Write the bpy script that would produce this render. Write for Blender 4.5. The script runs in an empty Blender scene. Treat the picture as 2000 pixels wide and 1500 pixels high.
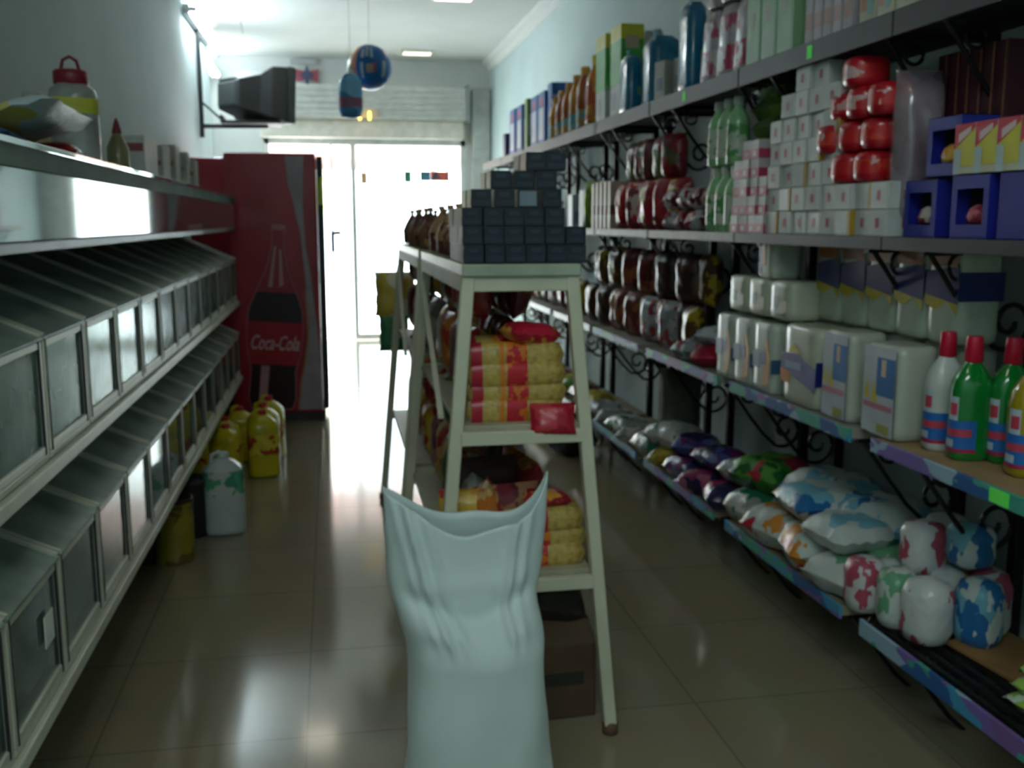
import bpy, bmesh, math, random
from mathutils import Vector, Matrix
random.seed(7)
SC = bpy.context.scene
COL = SC.collection
PI = math.pi

# ------------------------------------------------------------------ materials
def lin(c):
    c = c / 255.0
    return c / 12.92 if c <= .04045 else ((c + .055) / 1.055) ** 2.4
def rgb(c): return (lin(c[0]), lin(c[1]), lin(c[2]), 1)
MATS = {}
def M(col, rough=.5, metal=0., var=.08, scale=9., bump=0., coat=0., emit=0., bscale=30.):
    """principled surface with a procedural mottle and optional bump"""
    key = (tuple(col), rough, metal, var, scale, bump, coat, emit, bscale)
    if key in MATS: return MATS[key]
    m = bpy.data.materials.new('surface_%03d' % len(MATS)); m.use_nodes = True
    nt = m.node_tree; b = nt.nodes['Principled BSDF']
    b.inputs['Roughness'].default_value = rough
    b.inputs['Metallic'].default_value = metal
    b.inputs['Coat Weight'].default_value = coat
    b.inputs['Coat Roughness'].default_value = .08
    tc = nt.nodes.new('ShaderNodeTexCoord')
    n = nt.nodes.new('ShaderNodeTexNoise'); n.inputs['Scale'].default_value = scale; n.inputs['Detail'].default_value = 3
    nt.links.new(tc.outputs['Object'], n.inputs['Vector'])
    r = nt.nodes.new('ShaderNodeValToRGB')
    c = rgb(col)
    r.color_ramp.elements[0].color = (c[0] * (1 - var * 2), c[1] * (1 - var * 2), c[2] * (1 - var * 2), 1)
    r.color_ramp.elements[1].color = (min(1, c[0] * (1 + var)), min(1, c[1] * (1 + var)), min(1, c[2] * (1 + var)), 1)
    r.color_ramp.elements[0].position = .3; r.color_ramp.elements[1].position = .7
    nt.links.new(n.outputs['Fac'], r.inputs['Fac']); nt.links.new(r.outputs['Color'], b.inputs['Base Color'])
    if emit:
        b.inputs['Emission Color'].default_value = c; b.inputs['Emission Strength'].default_value = emit
    if bump:
        n2 = nt.nodes.new('ShaderNodeTexNoise'); n2.inputs['Scale'].default_value = bscale
        nt.links.new(tc.outputs['Object'], n2.inputs['Vector'])
        bp = nt.nodes.new('ShaderNodeBump'); bp.inputs['Strength'].default_value = bump; bp.inputs['Distance'].default_value = .01
        nt.links.new(n2.outputs['Fac'], bp.inputs['Height']); nt.links.new(bp.outputs['Normal'], b.inputs['Normal'])
    MATS[key] = m
    return m

def PR(cols, scale=14., rough=.32, stretch=(1, 1, 1), bump=.35, even=True):
    """printed packaging film: hard-edged patches of the given colours"""
    key = ('print', tuple(map(tuple, cols)), scale, rough, stretch, bump)
    if key in MATS: return MATS[key]
    m = bpy.data.materials.new('printed_film_%03d' % len(MATS)); m.use_nodes = True
    nt = m.node_tree; b = nt.nodes['Principled BSDF']; b.inputs['Roughness'].default_value = rough
    tc = nt.nodes.new('ShaderNodeTexCoord'); oi = nt.nodes.new('ShaderNodeObjectInfo')
    mu = nt.nodes.new('ShaderNodeMath'); mu.operation = 'MULTIPLY'; mu.inputs[1].default_value = 37.
    nt.links.new(oi.outputs['Random'], mu.inputs[0])
    va = nt.nodes.new('ShaderNodeVectorMath'); va.operation = 'ADD'
    nt.links.new(tc.outputs['Object'], va.inputs[0]); nt.links.new(mu.outputs[0], va.inputs[1])
    vm = nt.nodes.new('ShaderNodeVectorMath'); vm.operation = 'MULTIPLY'; vm.inputs[1].default_value = stretch
    nt.links.new(va.outputs[0], vm.inputs[0])
    nd = nt.nodes.new('ShaderNodeTexNoise'); nd.inputs['Scale'].default_value = scale * 2.2; nd.inputs['Detail'].default_value = 1
    nt.links.new(vm.outputs[0], nd.inputs['Vector'])
    vs_ = nt.nodes.new('ShaderNodeVectorMath'); vs_.operation = 'MULTIPLY_ADD'; vs_.inputs[1].default_value = (.9 / scale,) * 3
    nt.links.new(nd.outputs['Color'], vs_.inputs[0]); nt.links.new(vm.outputs[0], vs_.inputs[2])
    n = nt.nodes.new('ShaderNodeTexVoronoi'); n.inputs['Scale'].default_value = scale * 1.5
    nt.links.new(vs_.outputs[0], n.inputs['Vector'])
    sx = nt.nodes.new('ShaderNodeSeparateXYZ'); nt.links.new(n.outputs['Color'], sx.inputs[0])
    r = nt.nodes.new('ShaderNodeValToRGB'); cr = r.color_ramp; cr.interpolation = 'CONSTANT'
    k = len(cols)
    while len(cr.elements) < k: cr.elements.new(.5)
    for i, c in enumerate(cols):
        cr.elements[i].position = 0 if i == 0 else (i + .25) / (k + .25)
        cr.elements[i].color = rgb(c)
    nt.links.new(sx.outputs[0], r.inputs['Fac']); nt.links.new(r.outputs['Color'], b.inputs['Base Color'])
    n2 = nt.nodes.new('ShaderNodeTexNoise'); n2.inputs['Scale'].default_value = 35
    nt.links.new(va.outputs[0], n2.inputs['Vector'])
    bp = nt.nodes.new('ShaderNodeBump'); bp.inputs['Strength'].default_value = bump; bp.inputs['Distance'].default_value = .01
    nt.links.new(n2.outputs['Fac'], bp.inputs['Height']); nt.links.new(bp.outputs['Normal'], b.inputs['Normal'])
    MATS[key] = m
    return m

def GL(tint=(200, 225, 215), rough=.03, refl=1.0, haze=.0, hazecol=(150, 170, 160)):
    """thin glass or clear plastic sheet: tinted see-through plus fresnel mirror, optional dust haze"""
    key = ('glass', tint, rough, refl, haze, hazecol)
    if key in MATS: return MATS[key]
    m = bpy.data.materials.new('clear_sheet_%03d' % len(MATS)); m.use_nodes = True
    nt = m.node_tree; nt.nodes.clear()
    out = nt.nodes.new('ShaderNodeOutputMaterial')
    tr = nt.nodes.new('ShaderNodeBsdfTransparent'); tr.inputs['Color'].default_value = rgb(tint)
    gl = nt.nodes.new('ShaderNodeBsdfGlossy'); gl.inputs['Roughness'].default_value = rough
    gl.inputs['Color'].default_value = (.9, .95, .95, 1)
    fr = nt.nodes.new('ShaderNodeFresnel'); fr.inputs['IOR'].default_value = 1.5
    mu = nt.nodes.new('ShaderNodeMath'); mu.operation = 'MULTIPLY'; mu.use_clamp = True; mu.inputs[1].default_value = 2.0 * refl
    nt.links.new(fr.outputs[0], mu.inputs[0])
    df = nt.nodes.new('ShaderNodeBsdfDiffuse'); df.inputs['Color'].default_value = rgb(hazecol)
    mh = nt.nodes.new('ShaderNodeMixShader')
    tc = nt.nodes.new('ShaderNodeTexCoord'); n = nt.nodes.new('ShaderNodeTexNoise'); n.inputs['Scale'].default_value = 6
    nt.links.new(tc.outputs['Object'], n.inputs['Vector'])
    m2 = nt.nodes.new('ShaderNodeMath'); m2.operation = 'MULTIPLY'; m2.inputs[1].default_value = haze * 2; m2.use_clamp = True
    nt.links.new(n.outputs['Fac'], m2.inputs[0]); nt.links.new(m2.outputs[0], mh.inputs[0])
    nt.links.new(tr.outputs[0], mh.inputs[1]); nt.links.new(df.outputs[0], mh.inputs[2])
    mx = nt.nodes.new('ShaderNodeMixShader')
    nt.links.new(mu.outputs[0], mx.inputs[0]); nt.links.new(mh.outputs[0], mx.inputs[1]); nt.links.new(gl.outputs[0], mx.inputs[2])
    nt.links.new(mx.outputs[0], out.inputs[0])
    MATS[key] = m
    return m

# ------------------------------------------------------------------ mesh builder
class MB:
    def __init__(s): s.v = []; s.f = []; s.m = []; s.s = []
    def add(s, vs, fs, m=0, smooth=False):
        o = len(s.v); s.v += [tuple(v) for v in vs]
        for f in fs: s.f.append([o + i for i in f]); s.m.append(m); s.s.append(smooth)
        return s
    def box(s, x0, y0, z0, x1, y1, z1, m=0):
        vs = [(x, y, z) for x in (x0, x1) for y in (y0, y1) for z in (z0, z1)]
        return s.add(vs, [(0, 1, 3, 2), (4, 6, 7, 5), (0, 4, 5, 1), (2, 3, 7, 6), (0, 2, 6, 4), (1, 5, 7, 3)], m)
    def bar(s, p, q, w, h=None, m=0, up=(0, 0, 1)):
        h = h or w; p = Vector(p); q = Vector(q); d = (q - p).normalized(); u = Vector(up)
        if abs(d.dot(u)) > .95: u = Vector((0, 1, 0))
        a = d.cross(u).normalized(); b = a.cross(d).normalized()
        vs = []
        for c in (p, q):
            for i, j in ((-1, -1), (1, -1), (1, 1), (-1, 1)): vs.append(c + a * i * w / 2 + b * j * h / 2)
        return s.add(vs, [(0, 3, 2, 1), (4, 5, 6, 7), (0, 1, 5, 4), (1, 2, 6, 5), (2, 3, 7, 6), (3, 0, 4, 7)], m)
    def tube(s, path, r, n=8, m=0, taper=None):
        path = [Vector(p) for p in path]; rings = []
        up = Vector((0, 0, 1))
        d0 = (path[1] - path[0]).normalized()
        if abs(d0.dot(up)) > .9: up = Vector((0, 1, 0))
        vs = []
        for i, p in enumerate(path):
            d = (path[min(i + 1, len(path) - 1)] - path[max(i - 1, 0)]).normalized()
            a = d.cross(up)
            if a.length < .05: a = d.cross(Vector((1, 0, 0)))
            a.normalize(); b = a.cross(d).normalized()
            rr = r if taper is None else r * taper[i]
            for k in range(n):
                t = 2 * PI * k / n; vs.append(p + a * rr * math.cos(t) + b * rr * math.sin(t))
        fs = []
        for i in range(len(path) - 1):
            for k in range(n):
                fs.append((i * n + k, i * n + (k + 1) % n, (i + 1) * n + (k + 1) % n, (i + 1) * n + k))
        s.add(vs, fs, m, True)
        s.add([vs[k] for k in range(n)], [list(range(n))[::-1]], m); s.add([vs[-n + k] for k in range(n)], [list(range(n))], m)
        return s
    def lathe(s, prof, n=20, c=(0, 0), sx=1., sy=1., m=0, p=2., smooth=True, cap=True):
        """profile [(r,z)]; p>2 makes the cross-section squarer"""
        vs = []
        for r, z in prof:
            for k in range(n):
                t = 2 * PI * k / n; co, si = math.cos(t), math.sin(t)
                q = (abs(co) ** p + abs(si) ** p) ** (-1 / p)
                vs.append((c[0] + r * sx * co * q, c[1] + r * sy * si * q, z))
        fs = []
        for i in range(len(prof) - 1):
            for k in range(n):
                fs.append((i * n + k, i * n + (k + 1) % n, (i + 1) * n + (k + 1) % n, (i + 1) * n + k))
        s.add(vs, fs, m, smooth)
        if cap:
            s.add(vs[:n], [list(range(n))[::-1]], m); s.add(vs[-n:], [list(range(n))], m)
        return s
    def prism(s, poly, y0, y1, m=0, axis='y'):
        """poly of (a,b): extruded along axis; axis y -> (x,z), axis x -> (y,z), axis z -> (x,y)"""
        def pt(a, b, t): return (a, t, b) if axis == 'y' else ((t, a, b) if axis == 'x' else (a, b, t))
        n = len(poly)
        vs = [pt(a, b, y0) for a, b in poly] + [pt(a, b, y1) for a, b in poly]
        fs = [list(range(n))[::-1], [n + i for i in range(n)]]
        for i in range(n): j = (i + 1) % n; fs.append((i, j, n + j, n + i))
        return s.add(vs, fs, m)
    def grid(s, fn, nu, nv, m=0, smooth=True, closed=False):
        vs = [fn(i / nu, j / nv) for j in range(nv + 1) for i in range(nu + (0 if closed else 1))]
        w = nu if closed else nu + 1
        fs = []
        for j in range(nv):
            for i in range(nu):
                a = j * w + i; b = j * w + (i + 1) % w
                fs.append((a, b, b + w, a + w))
        return s.add(vs, fs, m, smooth)
    def pillow(s, w, l, t, m=0, nu=9, nv=12, seed=0, crimp=.05, puff=.55, up='z'):
        """filled film bag lying flat, w along x, l along y, thickness t along z from z=0"""
        rnd = random.Random(seed); ph = [rnd.uniform(0, 6.28) for _ in range(6)]
        for sg in (1, -1):
            def fn(u, v):
                a, b = 2 * u - 1, 2 * v - 1
                bb = min(1, max(0, (1 - abs(b)) / (1 - 0.0) / (crimp * 2 + .001) - 1)) if abs(b) > 1 - crimp * 2 else 1
                ed = max(0, 1 - a ** 4) ** .5 * max(0, 1 - (b / (1 - crimp)) ** 4 if abs(b) < 1 - crimp else 0) ** puff
                wr = 1 + .12 * math.sin(5 * a + ph[0] + 3 * b) * math.cos(4 * b + ph[1])
                z = sg * .5 * t * ed * wr
                pin = 1 - .06 * (1 - abs(b)) ** .5 + .02 * math.sin(9 * b + ph[2])
                flut = .004 * math.sin(14 * a + ph[3]) * (abs(b) > 1 - crimp)
                return (a * w / 2 * pin, b * l / 2, max(.0005, t * .5 + z + flut))
            o = len(s.f)
            s.grid(fn, nu, nv, m)
            if sg == -1:
                for i in range(o, len(s.f)): s.f[i] = s.f[i][::-1]
        return s
    def xf(s, mat, start=0):
        for i in range(start, len(s.v)): s.v[i] = tuple(mat @ Vector(s.v[i]))
        return s
    def mesh(s, mats, bevel=0., seg=2, weld=False):
        me = bpy.data.meshes.new('mesh'); me.from_pydata(s.v, [], s.f)
        if not isinstance(mats, (list, tuple)): mats = [mats]
        for mm in mats: me.materials.append(mm)
        me.polygons.foreach_set('material_index', s.m); me.polygons.foreach_set('use_smooth', s.s)
        bm = bmesh.new(); bm.from_mesh(me)
        if weld: bmesh.ops.remove_doubles(bm, verts=bm.verts, dist=1e-5)
        if bevel:
            ed = [e for e in bm.edges if len(e.link_faces) == 2 and e.calc_face_angle(0) > .6]
            bmesh.ops.bevel(bm, geom=ed, offset=bevel, segments=seg, affect='EDGES', profile=.5, clamp_overlap=True)
        if weld or bevel: bmesh.ops.recalc_face_normals(bm, faces=bm.faces)
        bm.to_mesh(me); bm.free(); me.update()
        return me

LABELS = {}
def props(o, label=None, cat=None, group=None, kind=None):
    if label:
        o['label'] = label
        if label in LABELS and not group: print('DUPLICATE LABEL', label)
        LABELS.setdefault(label, []).append(o.name)
    if cat: o['category'] = cat
    if group: o['group'] = group
    if kind: o['kind'] = kind
    return o
def obj(name, me, parent=None, loc=(0, 0, 0), rot=(0, 0, 0)):
    o = bpy.data.objects.new(name, me); COL.objects.link(o)
    o.location = loc; o.rotation_euler = rot
    if parent: o.parent = parent
    return o
def empty(name, loc=(0, 0, 0), rot=(0, 0, 0)):
    o = bpy.data.objects.new(name, None); COL.objects.link(o); o.empty_display_size = .05
    o.location = loc; o.rotation_euler = rot
    return o
def struct(name, mb, mat, bevel=0):
    o = obj(name, mb.mesh(mat, bevel)); o['kind'] = 'structure'
    return o
def spawn(kit, name, label, cat, loc, rot=(0, 0, 0), group=None):
    """kit: list of (part name, mesh[, index of parent part[, part label]])"""
    if len(kit) == 1:
        o = obj(name, kit[0][1], None, loc, rot)
        return props(o, label, cat, group)
    r = empty(name, loc, rot); props(r, label, cat, group)
    made = []
    for k in kit:
        p = r if len(k) < 3 or k[2] is None else made[k[2]]
        c = obj(k[0], k[1], p); made.append(c)
        if len(k) > 3: c['label'] = k[3]
    return r
ORD = ['first', 'second', 'third', 'fourth', 'fifth', 'sixth', 'seventh', 'eighth', 'ninth', 'tenth', 'eleventh', 'twelfth',
       'thirteenth', 'fourteenth', 'fifteenth', 'sixteenth', 'seventeenth', 'eighteenth', 'nineteenth', 'twentieth']
ORD += ['twenty-' + w for w in ORD[:9]] + ['thirtieth'] + ['thirty-' + w for w in ORD[:9]]
def U(a, b): return random.uniform(a, b)

# face decoration: rectangles / polygons on a box face, (u,v) 0..1 ; xm face: u 0 = far (+y), 1 = near ; ym face: u 0 = -x side
def deco(mb, w, d, h, face, poly, m):
    e = .0012 + .0004 * m
    if len(poly) == 4 and not isinstance(poly[0], tuple):
        u0, v0, u1, v1 = poly; poly = [(u0, v0), (u1, v0), (u1, v1), (u0, v1)]
    if face == 'xm': vs = [(-w / 2 - e, d / 2 - u * d, v * h) for u, v in poly]
    elif face == 'ym': vs = [(-w / 2 + u * w, -d / 2 - e, v * h) for u, v in poly]
    else: vs = [(-w / 2 + u * w, -d / 2 + v * d, h + e) for u, v in poly]
    mb.add(vs, [list(range(len(poly)))], m)
def carton(w, d, h, base, decos=(), bev=.003, mats=(), bodymat=None, rough=.45):
    b = MB().box(-w / 2, -d / 2, 0, w / 2, d / 2, h)
    kit = [('body', b.mesh(bodymat or M(base, rough), bev))]
    if decos:
        q = MB()
        for face, poly, mi in decos: deco(q, w, d, h, face, poly, mi)
        kit.append(('print', q.mesh([M(c, rough) for c in mats])))
    return kit

# ------------------------------------------------------------------ camera
F_PX = 1950.
cam = bpy.data.cameras.new('camera'); co = bpy.data.objects.new('camera', cam); COL.objects.link(co)
cam.sensor_width = 36; cam.lens = 36 * F_PX / 2000; cam.clip_start = .05
pitch = math.atan(318 / F_PX); yaw = math.atan(355 / F_PX * math.cos(pitch))
co.location = (0, 0, 1.5); co.rotation_euler = (PI / 2 - pitch, 0, -yaw)
cam.dof.use_dof = True; cam.dof.focus_distance = .85; cam.dof.aperture_fstop = 10.5
SC.camera = co
SC.view_settings.view_transform = 'Standard'; SC.view_settings.look = 'None'
SC.view_settings.exposure = .05; SC.view_settings.gamma = 1.0

# ------------------------------------------------------------------ room shell
RX = 2.02; LX = -1.15; LX2 = -1.36; DY = 12.8; CH = 3.45; JY = 10.7; BY = -2.0
wallm = M((196, 214, 214), .75, var=.03, scale=2, bump=.05)
ceilm = M((222, 224, 220), .8, var=.02, scale=2)

fm = bpy.data.materials.new('polished_tile'); fm.use_nodes = True
nt = fm.node_tree; b = nt.nodes['Principled BSDF']
tc = nt.nodes.new('ShaderNodeTexCoord'); mp = nt.nodes.new('ShaderNodeMapping'); mp.inputs['Location'].default_value = (.11, .2, 0)
br = nt.nodes.new('ShaderNodeTexBrick'); br.offset = 0; br.inputs['Scale'].default_value = 1
br.inputs['Brick Width'].default_value = .6; br.inputs['Row Height'].default_value = .6; br.inputs['Mortar Size'].default_value = .0035
br.inputs['Color1'].default_value = rgb((158, 150, 122)); br.inputs['Color2'].default_value = rgb((153, 145, 119)); br.inputs['Mortar'].default_value = rgb((128, 121, 100))
ns = nt.nodes.new('ShaderNodeTexNoise'); ns.inputs['Scale'].default_value = 3.; ns.inputs['Detail'].default_value = 5
mx = nt.nodes.new('ShaderNodeMixRGB'); mx.blend_type = 'MULTIPLY'; mx.inputs[0].default_value = .25
nt.links.new(tc.outputs['Object'], mp.inputs['Vector']); nt.links.new(mp.outputs[0], br.inputs['Vector']); nt.links.new(tc.outputs['Object'], ns.inputs['Vector'])
nt.links.new(br.outputs['Color'], mx.inputs[1]); nt.links.new(ns.outputs['Color'], mx.inputs[2]); nt.links.new(mx.outputs[0], b.inputs['Base Color'])
b.inputs['Roughness'].default_value = .12; b.inputs['Specular IOR Level'].default_value = .75
struct('floor', MB().box(LX2 - .1, BY, -.1, RX + .1, DY, 0), fm)
struct('ceiling', MB().box(LX2 - .1, BY, CH, RX + .1, DY + .2, CH + .12), ceilm)
struct('wall_left', MB().box(LX2 - .1, BY, 0, LX, JY, CH), wallm)
struct('wall_left_recess', MB().box(LX2 - .1, JY, 0, LX2, DY, CH), wallm)
struct('wall_right', MB().box(RX, BY, 0, RX + .12, DY, CH), wallm)
struct('wall_back', MB().box(LX2 - .1, BY - .12, 0, RX + .12, BY, CH), wallm)
OX0, OX1, OZ = -.77, 1.70, 2.50
w = MB().box(LX2 - .1, DY, 0, OX0, DY + .2, CH).box(OX1, DY, 0, RX + .1, DY + .2, CH).box(OX0, DY, OZ, OX1, DY + .2, CH)
struct('wall_front', w, M((205, 208, 204), .75, var=.03, scale=2))
struct('trim_1', MB().box(RX - .24, DY - .12, 0, RX - .02, DY, 3.1), M((200, 204, 200), .6))
cor = lambda x, s: [(x, CH), (x + s * .11, CH), (x + s * .10, CH - .03), (x + s * .05, CH - .06), (x + s * .03, CH - .11), (x, CH - .12)]
struct('trim_2', MB().prism(cor(RX, -1), BY, DY), ceilm)
struct('trim_3', MB().prism(cor(LX, 1), BY, JY), ceilm)
struct('trim_4', MB().prism(cor(LX2, 1), JY, DY), ceilm)
struct('baseboard_right', MB().box(RX - .012, BY, 0, RX, DY - .12, .08), M((120, 112, 98), .3))
struct('baseboard_left', MB().box(LX, BY, 0, LX + .012, JY, .08), M((120, 112, 98), .3))

# shop front: frame, mullion, posters, shutter box
alu = M((225, 228, 226), .35, .3)
fr = MB().box(OX0, DY, 0, OX0 + .06, DY + .1, OZ).box(OX1 - .06, DY, 0, OX1, DY + .1, OZ).box(OX0, DY, OZ - .07, OX1, DY + .1, OZ)
fr.box(.27, DY + .02, 0, .33, DY + .08, OZ - .07)
d = empty('door_1', (0, 0, 0)); d['kind'] = 'structure'
obj('door_frame', fr.mesh(alu, .004), d)
obj('glass_pane', MB().box(.33, DY + .045, .08, OX1 - .06, DY + .055, OZ - .07).mesh(GL((245, 250, 250), refl=.4)), d)
obj('bottom_rail', MB().box(.33, DY + .02, .0, OX1 - .06, DY + .08, .08).mesh(alu, .004), d)
obj('side_pane', MB().box(.045, DY + .045, .08, .27, DY + .055, OZ - .07).mesh(GL((245, 250, 250), refl=.4)), d)
obj('stile', MB().box(.015, DY + .03, .0, .045, DY + .07, OZ - .07).mesh(M((250, 250, 250), .4), .003), d)
obj('door_handle', MB().box(.0, DY - .03, 1.12, .05, DY + .03, 1.38).box(.05, DY - .02, 1.33, .13, DY + .02, 1.38).mesh(M((30, 44, 56), .4), .008), d)

sh = empty('roller_shutter_box', (.55, 12.62, 2.72))
props(sh, 'long pale grey roller shutter housing above the shop entrance', 'shutter')
sb = MB().box(-1.36, -.14, 0, 1.13, .17, .38)
obj('housing', sb.mesh(M((206, 208, 202), .5), .01), sh)
sl = MB()
for i in range(5): sl.box(-1.34, -.152, .03 + i * .07, 1.11, -.14, .075 + i * .07)
obj('slats', sl.mesh(M((190, 192, 188), .5), .003), sh)
obj('end_cap', MB().box(1.13, -.16, -.02, 1.17, .17, .42).mesh(M((150, 156, 156), .5), .004), sh)
bm_ = obj('door_header', MB().box(-.80, 12.60, 2.50, 1.66, 12.795, 2.718).mesh(M((232, 226, 214), .6), .01))
props(bm_, 'cream header beam running over the shop entrance', 'beam')
aw = empty('awning', (0, 13.05, 2.42)); props(aw, 'faded red awning hanging outside over the shop entrance', 'awning')
obj('canopy', MB().add([(-.9, 0, .14), (1.9, 0, .14), (1.9, .9, -.1), (-.9, .9, -.1)], [(0, 1, 2, 3)]).mesh(M((214, 170, 160), .8)), aw)
vl = MB().grid(lambda u, v: (-.9 + 2.8 * u, .9 + .015 * math.sin(u * 90), -.1 - v * .12 * (1 + .25 * abs(math.sin(u * 40)))), 90, 2)
obj('valance', vl.mesh(M((226, 180, 170), .8)), aw)

# things hung on the shop front glass
def poster(x0, x1, z0, z1, cols, label, scale=9):
    o = obj('poster', MB().box(x0, DY + .03, z0, x1, DY + .036, z1).mesh(PR(cols, scale, .6, bump=0)))
    props(o, label, 'poster')
poster(.39, .47, 1.96, 2.10, [(190, 150, 110), (150, 120, 90)], 'small tan notice taped high on the door glass beside the mullion')
poster(.545, .565, 1.98, 2.09, [(60, 120, 140), (80, 150, 150)], 'narrow teal strip taped on the door glass')
poster(.60, .62, 1.98, 2.09, [(150, 60, 70), (170, 80, 80)], 'narrow red strip taped on the door glass')
poster(.93, 1.02, 1.98, 2.12, [(50, 130, 90), (70, 150, 90)], 'green notice taped on the door glass left of the round gap')
poster(1.13, 1.26, 2.0, 2.12, [(50, 90, 110), (70, 120, 140)], 'slate blue poster taped on the door glass')
poster(1.262, 1.50, 2.0, 2.12, [(60, 70, 90), (150, 70, 60), (200, 90, 70), (90, 50, 60)], 'dark poster with a red patch taped at the right of the door glass')
lp = empty('emergency_light', (.44, 12.44, 2.74)); props(lp, 'small emergency light with two glowing yellow lamps under the shutter housing', 'light')
obj('backplate', MB().box(-.17, .0, -.02, .17, .03, .10).mesh(M((190, 180, 160), .5), .004), lp)
for s in (-1, 1):
    obj('bulb', MB().lathe([(.004, -.05), (.014, -.04), (.018, -.015), (.012, 0), (.018, .02), (.014, .05), (.004, .06)], 10, c=(.045 * s * 1.3, -.02)).mesh(M((255, 214, 90), .4, emit=4)), lp)

# decorations hanging at the far end
def hang_string(parent, z0, z1):
    obj('string', MB().tube([(0, 0, z0), (0, 0, z1)], .002, 5).mesh(M((220, 220, 215), .6)), parent)
bal = empty('inflatable_ball', (.33, 8.0, 2.66)); props(bal, 'round inflatable advertising ball in blue with a yellow and orange side hanging from the ceiling', 'balloon')
mb = MB()
n = 24
def sph(R, mfun, n=28, sq=1.0):
    q = MB(); vs = []
    for j in range(n // 2 + 1):
        for i in range(n):
            t = PI * j / (n // 2); p = 2 * PI * i / n
            vs.append((R * math.sin(t) * math.cos(p), R * sq * math.sin(t) * math.sin(p), R * math.cos(t)))
    q.add(vs, [])
    for j in range(n // 2):
        for i in range(n):
            q.f.append([j * n + i, (j + 1) * n + i, (j + 1) * n + (i + 1) % n, j * n + (i + 1) % n]); q.m.append(mfun(j / (n // 2), i / n)); q.s.append(True)
    return q
def ballm(v, u):
    a = u * 360
    if 196 < a < 222: return 1
    if 170 < a <= 196: return 2
    if a <= 170 and a > 150: return 0
    return 0
obj('skin', sph(.17, ballm).mesh([M((20, 112, 190), .25), M((214, 150, 120), .3), M((196, 190, 90), .3)]), bal)
dc = MB()
def onball(u, v, R=.1725):
    return (R * math.sin(u) * math.cos(v), -R * math.cos(u) * math.cos(v), R * math.sin(v))
def patch(u0, v0, u1, v1, m, R=.1725, k=6):
    dc.grid(lambda a, b_: onball(u0 + (u1 - u0) * a, v0 + (v1 - v0) * b_, R), k, k, m)
for u0, v0, u1, v1 in ((-.45, .3, -.3, .75), (-.22, .35, -.1, .9), (.0, .3, .13, .85), (-.45, -.6, -.33, .1), (.55, -.5, .75, .2)): patch(u0, v0, u1, v1, 0)
patch(-.2, -.35, .12, .02, 1); patch(.12, -.3, .25, .1, 2)
obj('printed_motif', dc.mesh([M((190, 214, 226), .3), M((190, 170, 150), .3), M((170, 90, 110), .3)]), bal)
hang_string(bal, .17, CH - 2.66)
bag = empty('inflatable_bottle', (.178, 7.8, 2.26)); props(bag, 'small white and blue inflatable bottle hanging to the left of the round ball', 'balloon')
obj('skin', MB().lathe([(.01, .0), (.07, .01), (.088, .06), (.085, .13), (.088, .2), (.082, .27), (.05, .315), (.012, .33)], 20, sy=.6).mesh(PR([(70, 140, 200), (120, 190, 230), (225, 240, 245)], 3.2, .25, (1, 1, .7), 0)), bag)
obj('cap', MB().lathe([(.02, .325), (.02, .36), (.004, .365)], 12).mesh(M((225, 240, 245), .3)), bag)
obj('motif', MB().lathe([(.089, .08), (.09, .15)], 20, sy=.61, cap=False).mesh(M((160, 110, 140), .4)), bag)
hang_string(bag, .36, CH - 2.26)
em = empty('wall_emblem', (-.225, 12.74, 3.24)); props(em, 'small dark blue star shaped emblem with red wings above the shop entrance', 'decoration')
star = [(.09 * (1 if i % 2 == 0 else .45) * math.sin(i * PI / 4), .13 * (1 if i % 2 == 0 else .5) * math.cos(i * PI / 4)) for i in range(8)]
obj('star', MB().prism(star, -.012, .0).mesh(M((50, 60, 90), .5)), em)
for s in (-1, 1): obj('wing', MB().prism([(s * .03, -.05), (s * .13, -.08), (s * .14, .07), (s * .03, .05)], .0, .02).mesh(M((150, 60, 76), .5)), em)
nb = obj('notice_card', MB().box(-.285, 12.75, 2.96, -.17, 12.775, 3.06).mesh(M((176, 170, 156), .6), .003)); props(nb, 'small beige card on the wall below the star emblem', 'card')
nb = obj('notice_board', MB().box(-.42, 12.75, 3.36, -.10, 12.775, 3.43).mesh(M((170, 174, 172), .6), .003)); props(nb, 'wide pale grey plate high on the wall over the star emblem', 'plate')

# ------------------------------------------------------------------ outside
struct('floor_outside', MB().box(-14, DY + .2, -.12, 16, 34, -.02), M((214, 212, 204), .9, var=.05, scale=1))
bd = empty('building', (2, 26, 0)); props(bd, 'white building across the street seen through the shop entrance', 'building')
obj('wall', MB().box(-16, 0, 0, 14, 3, 7).mesh(M((238, 238, 232), .9)), bd)
for x in (-7, -4, -1, 2, 5): obj('window', MB().box(x, -.05, 3.4, x + 1.2, .0, 5).mesh(M((170, 180, 186), .3), .01), bd)
obj('shop_opening', MB().box(-2.2, -.05, 0, 1.0, 0, 2.4).mesh(M((190, 196, 200), .4), .01), bd)
sh_ = empty('shrub', (-.35, 17.5, 0)); props(sh_, 'yellow green shrub outside beyond the left of the shop entrance', 'shrub')
lf = MB()
for i in range(420):
    a, bb, rr = U(0, 2 * PI), U(-1, 1), U(.3, .55); c = Vector((rr * math.cos(a) * (1 - bb * bb) ** .5 * .9, rr * math.sin(a) * (1 - bb * bb) ** .5 * .6, 2.0 + bb * .55))
    e = Vector((U(-1, 1), U(-1, 1), U(-1, 1))).normalized() * .06; g = Vector((U(-1, 1), U(-1, 1), U(-1, 1))).normalized().cross(e).normalized() * .03
    lf.add([c - e, c + g, c + e, c - g], [(0, 1, 2, 3)])
obj('foliage', lf.mesh(M((206, 214, 110), .7, var=.2)), sh_)
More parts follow.
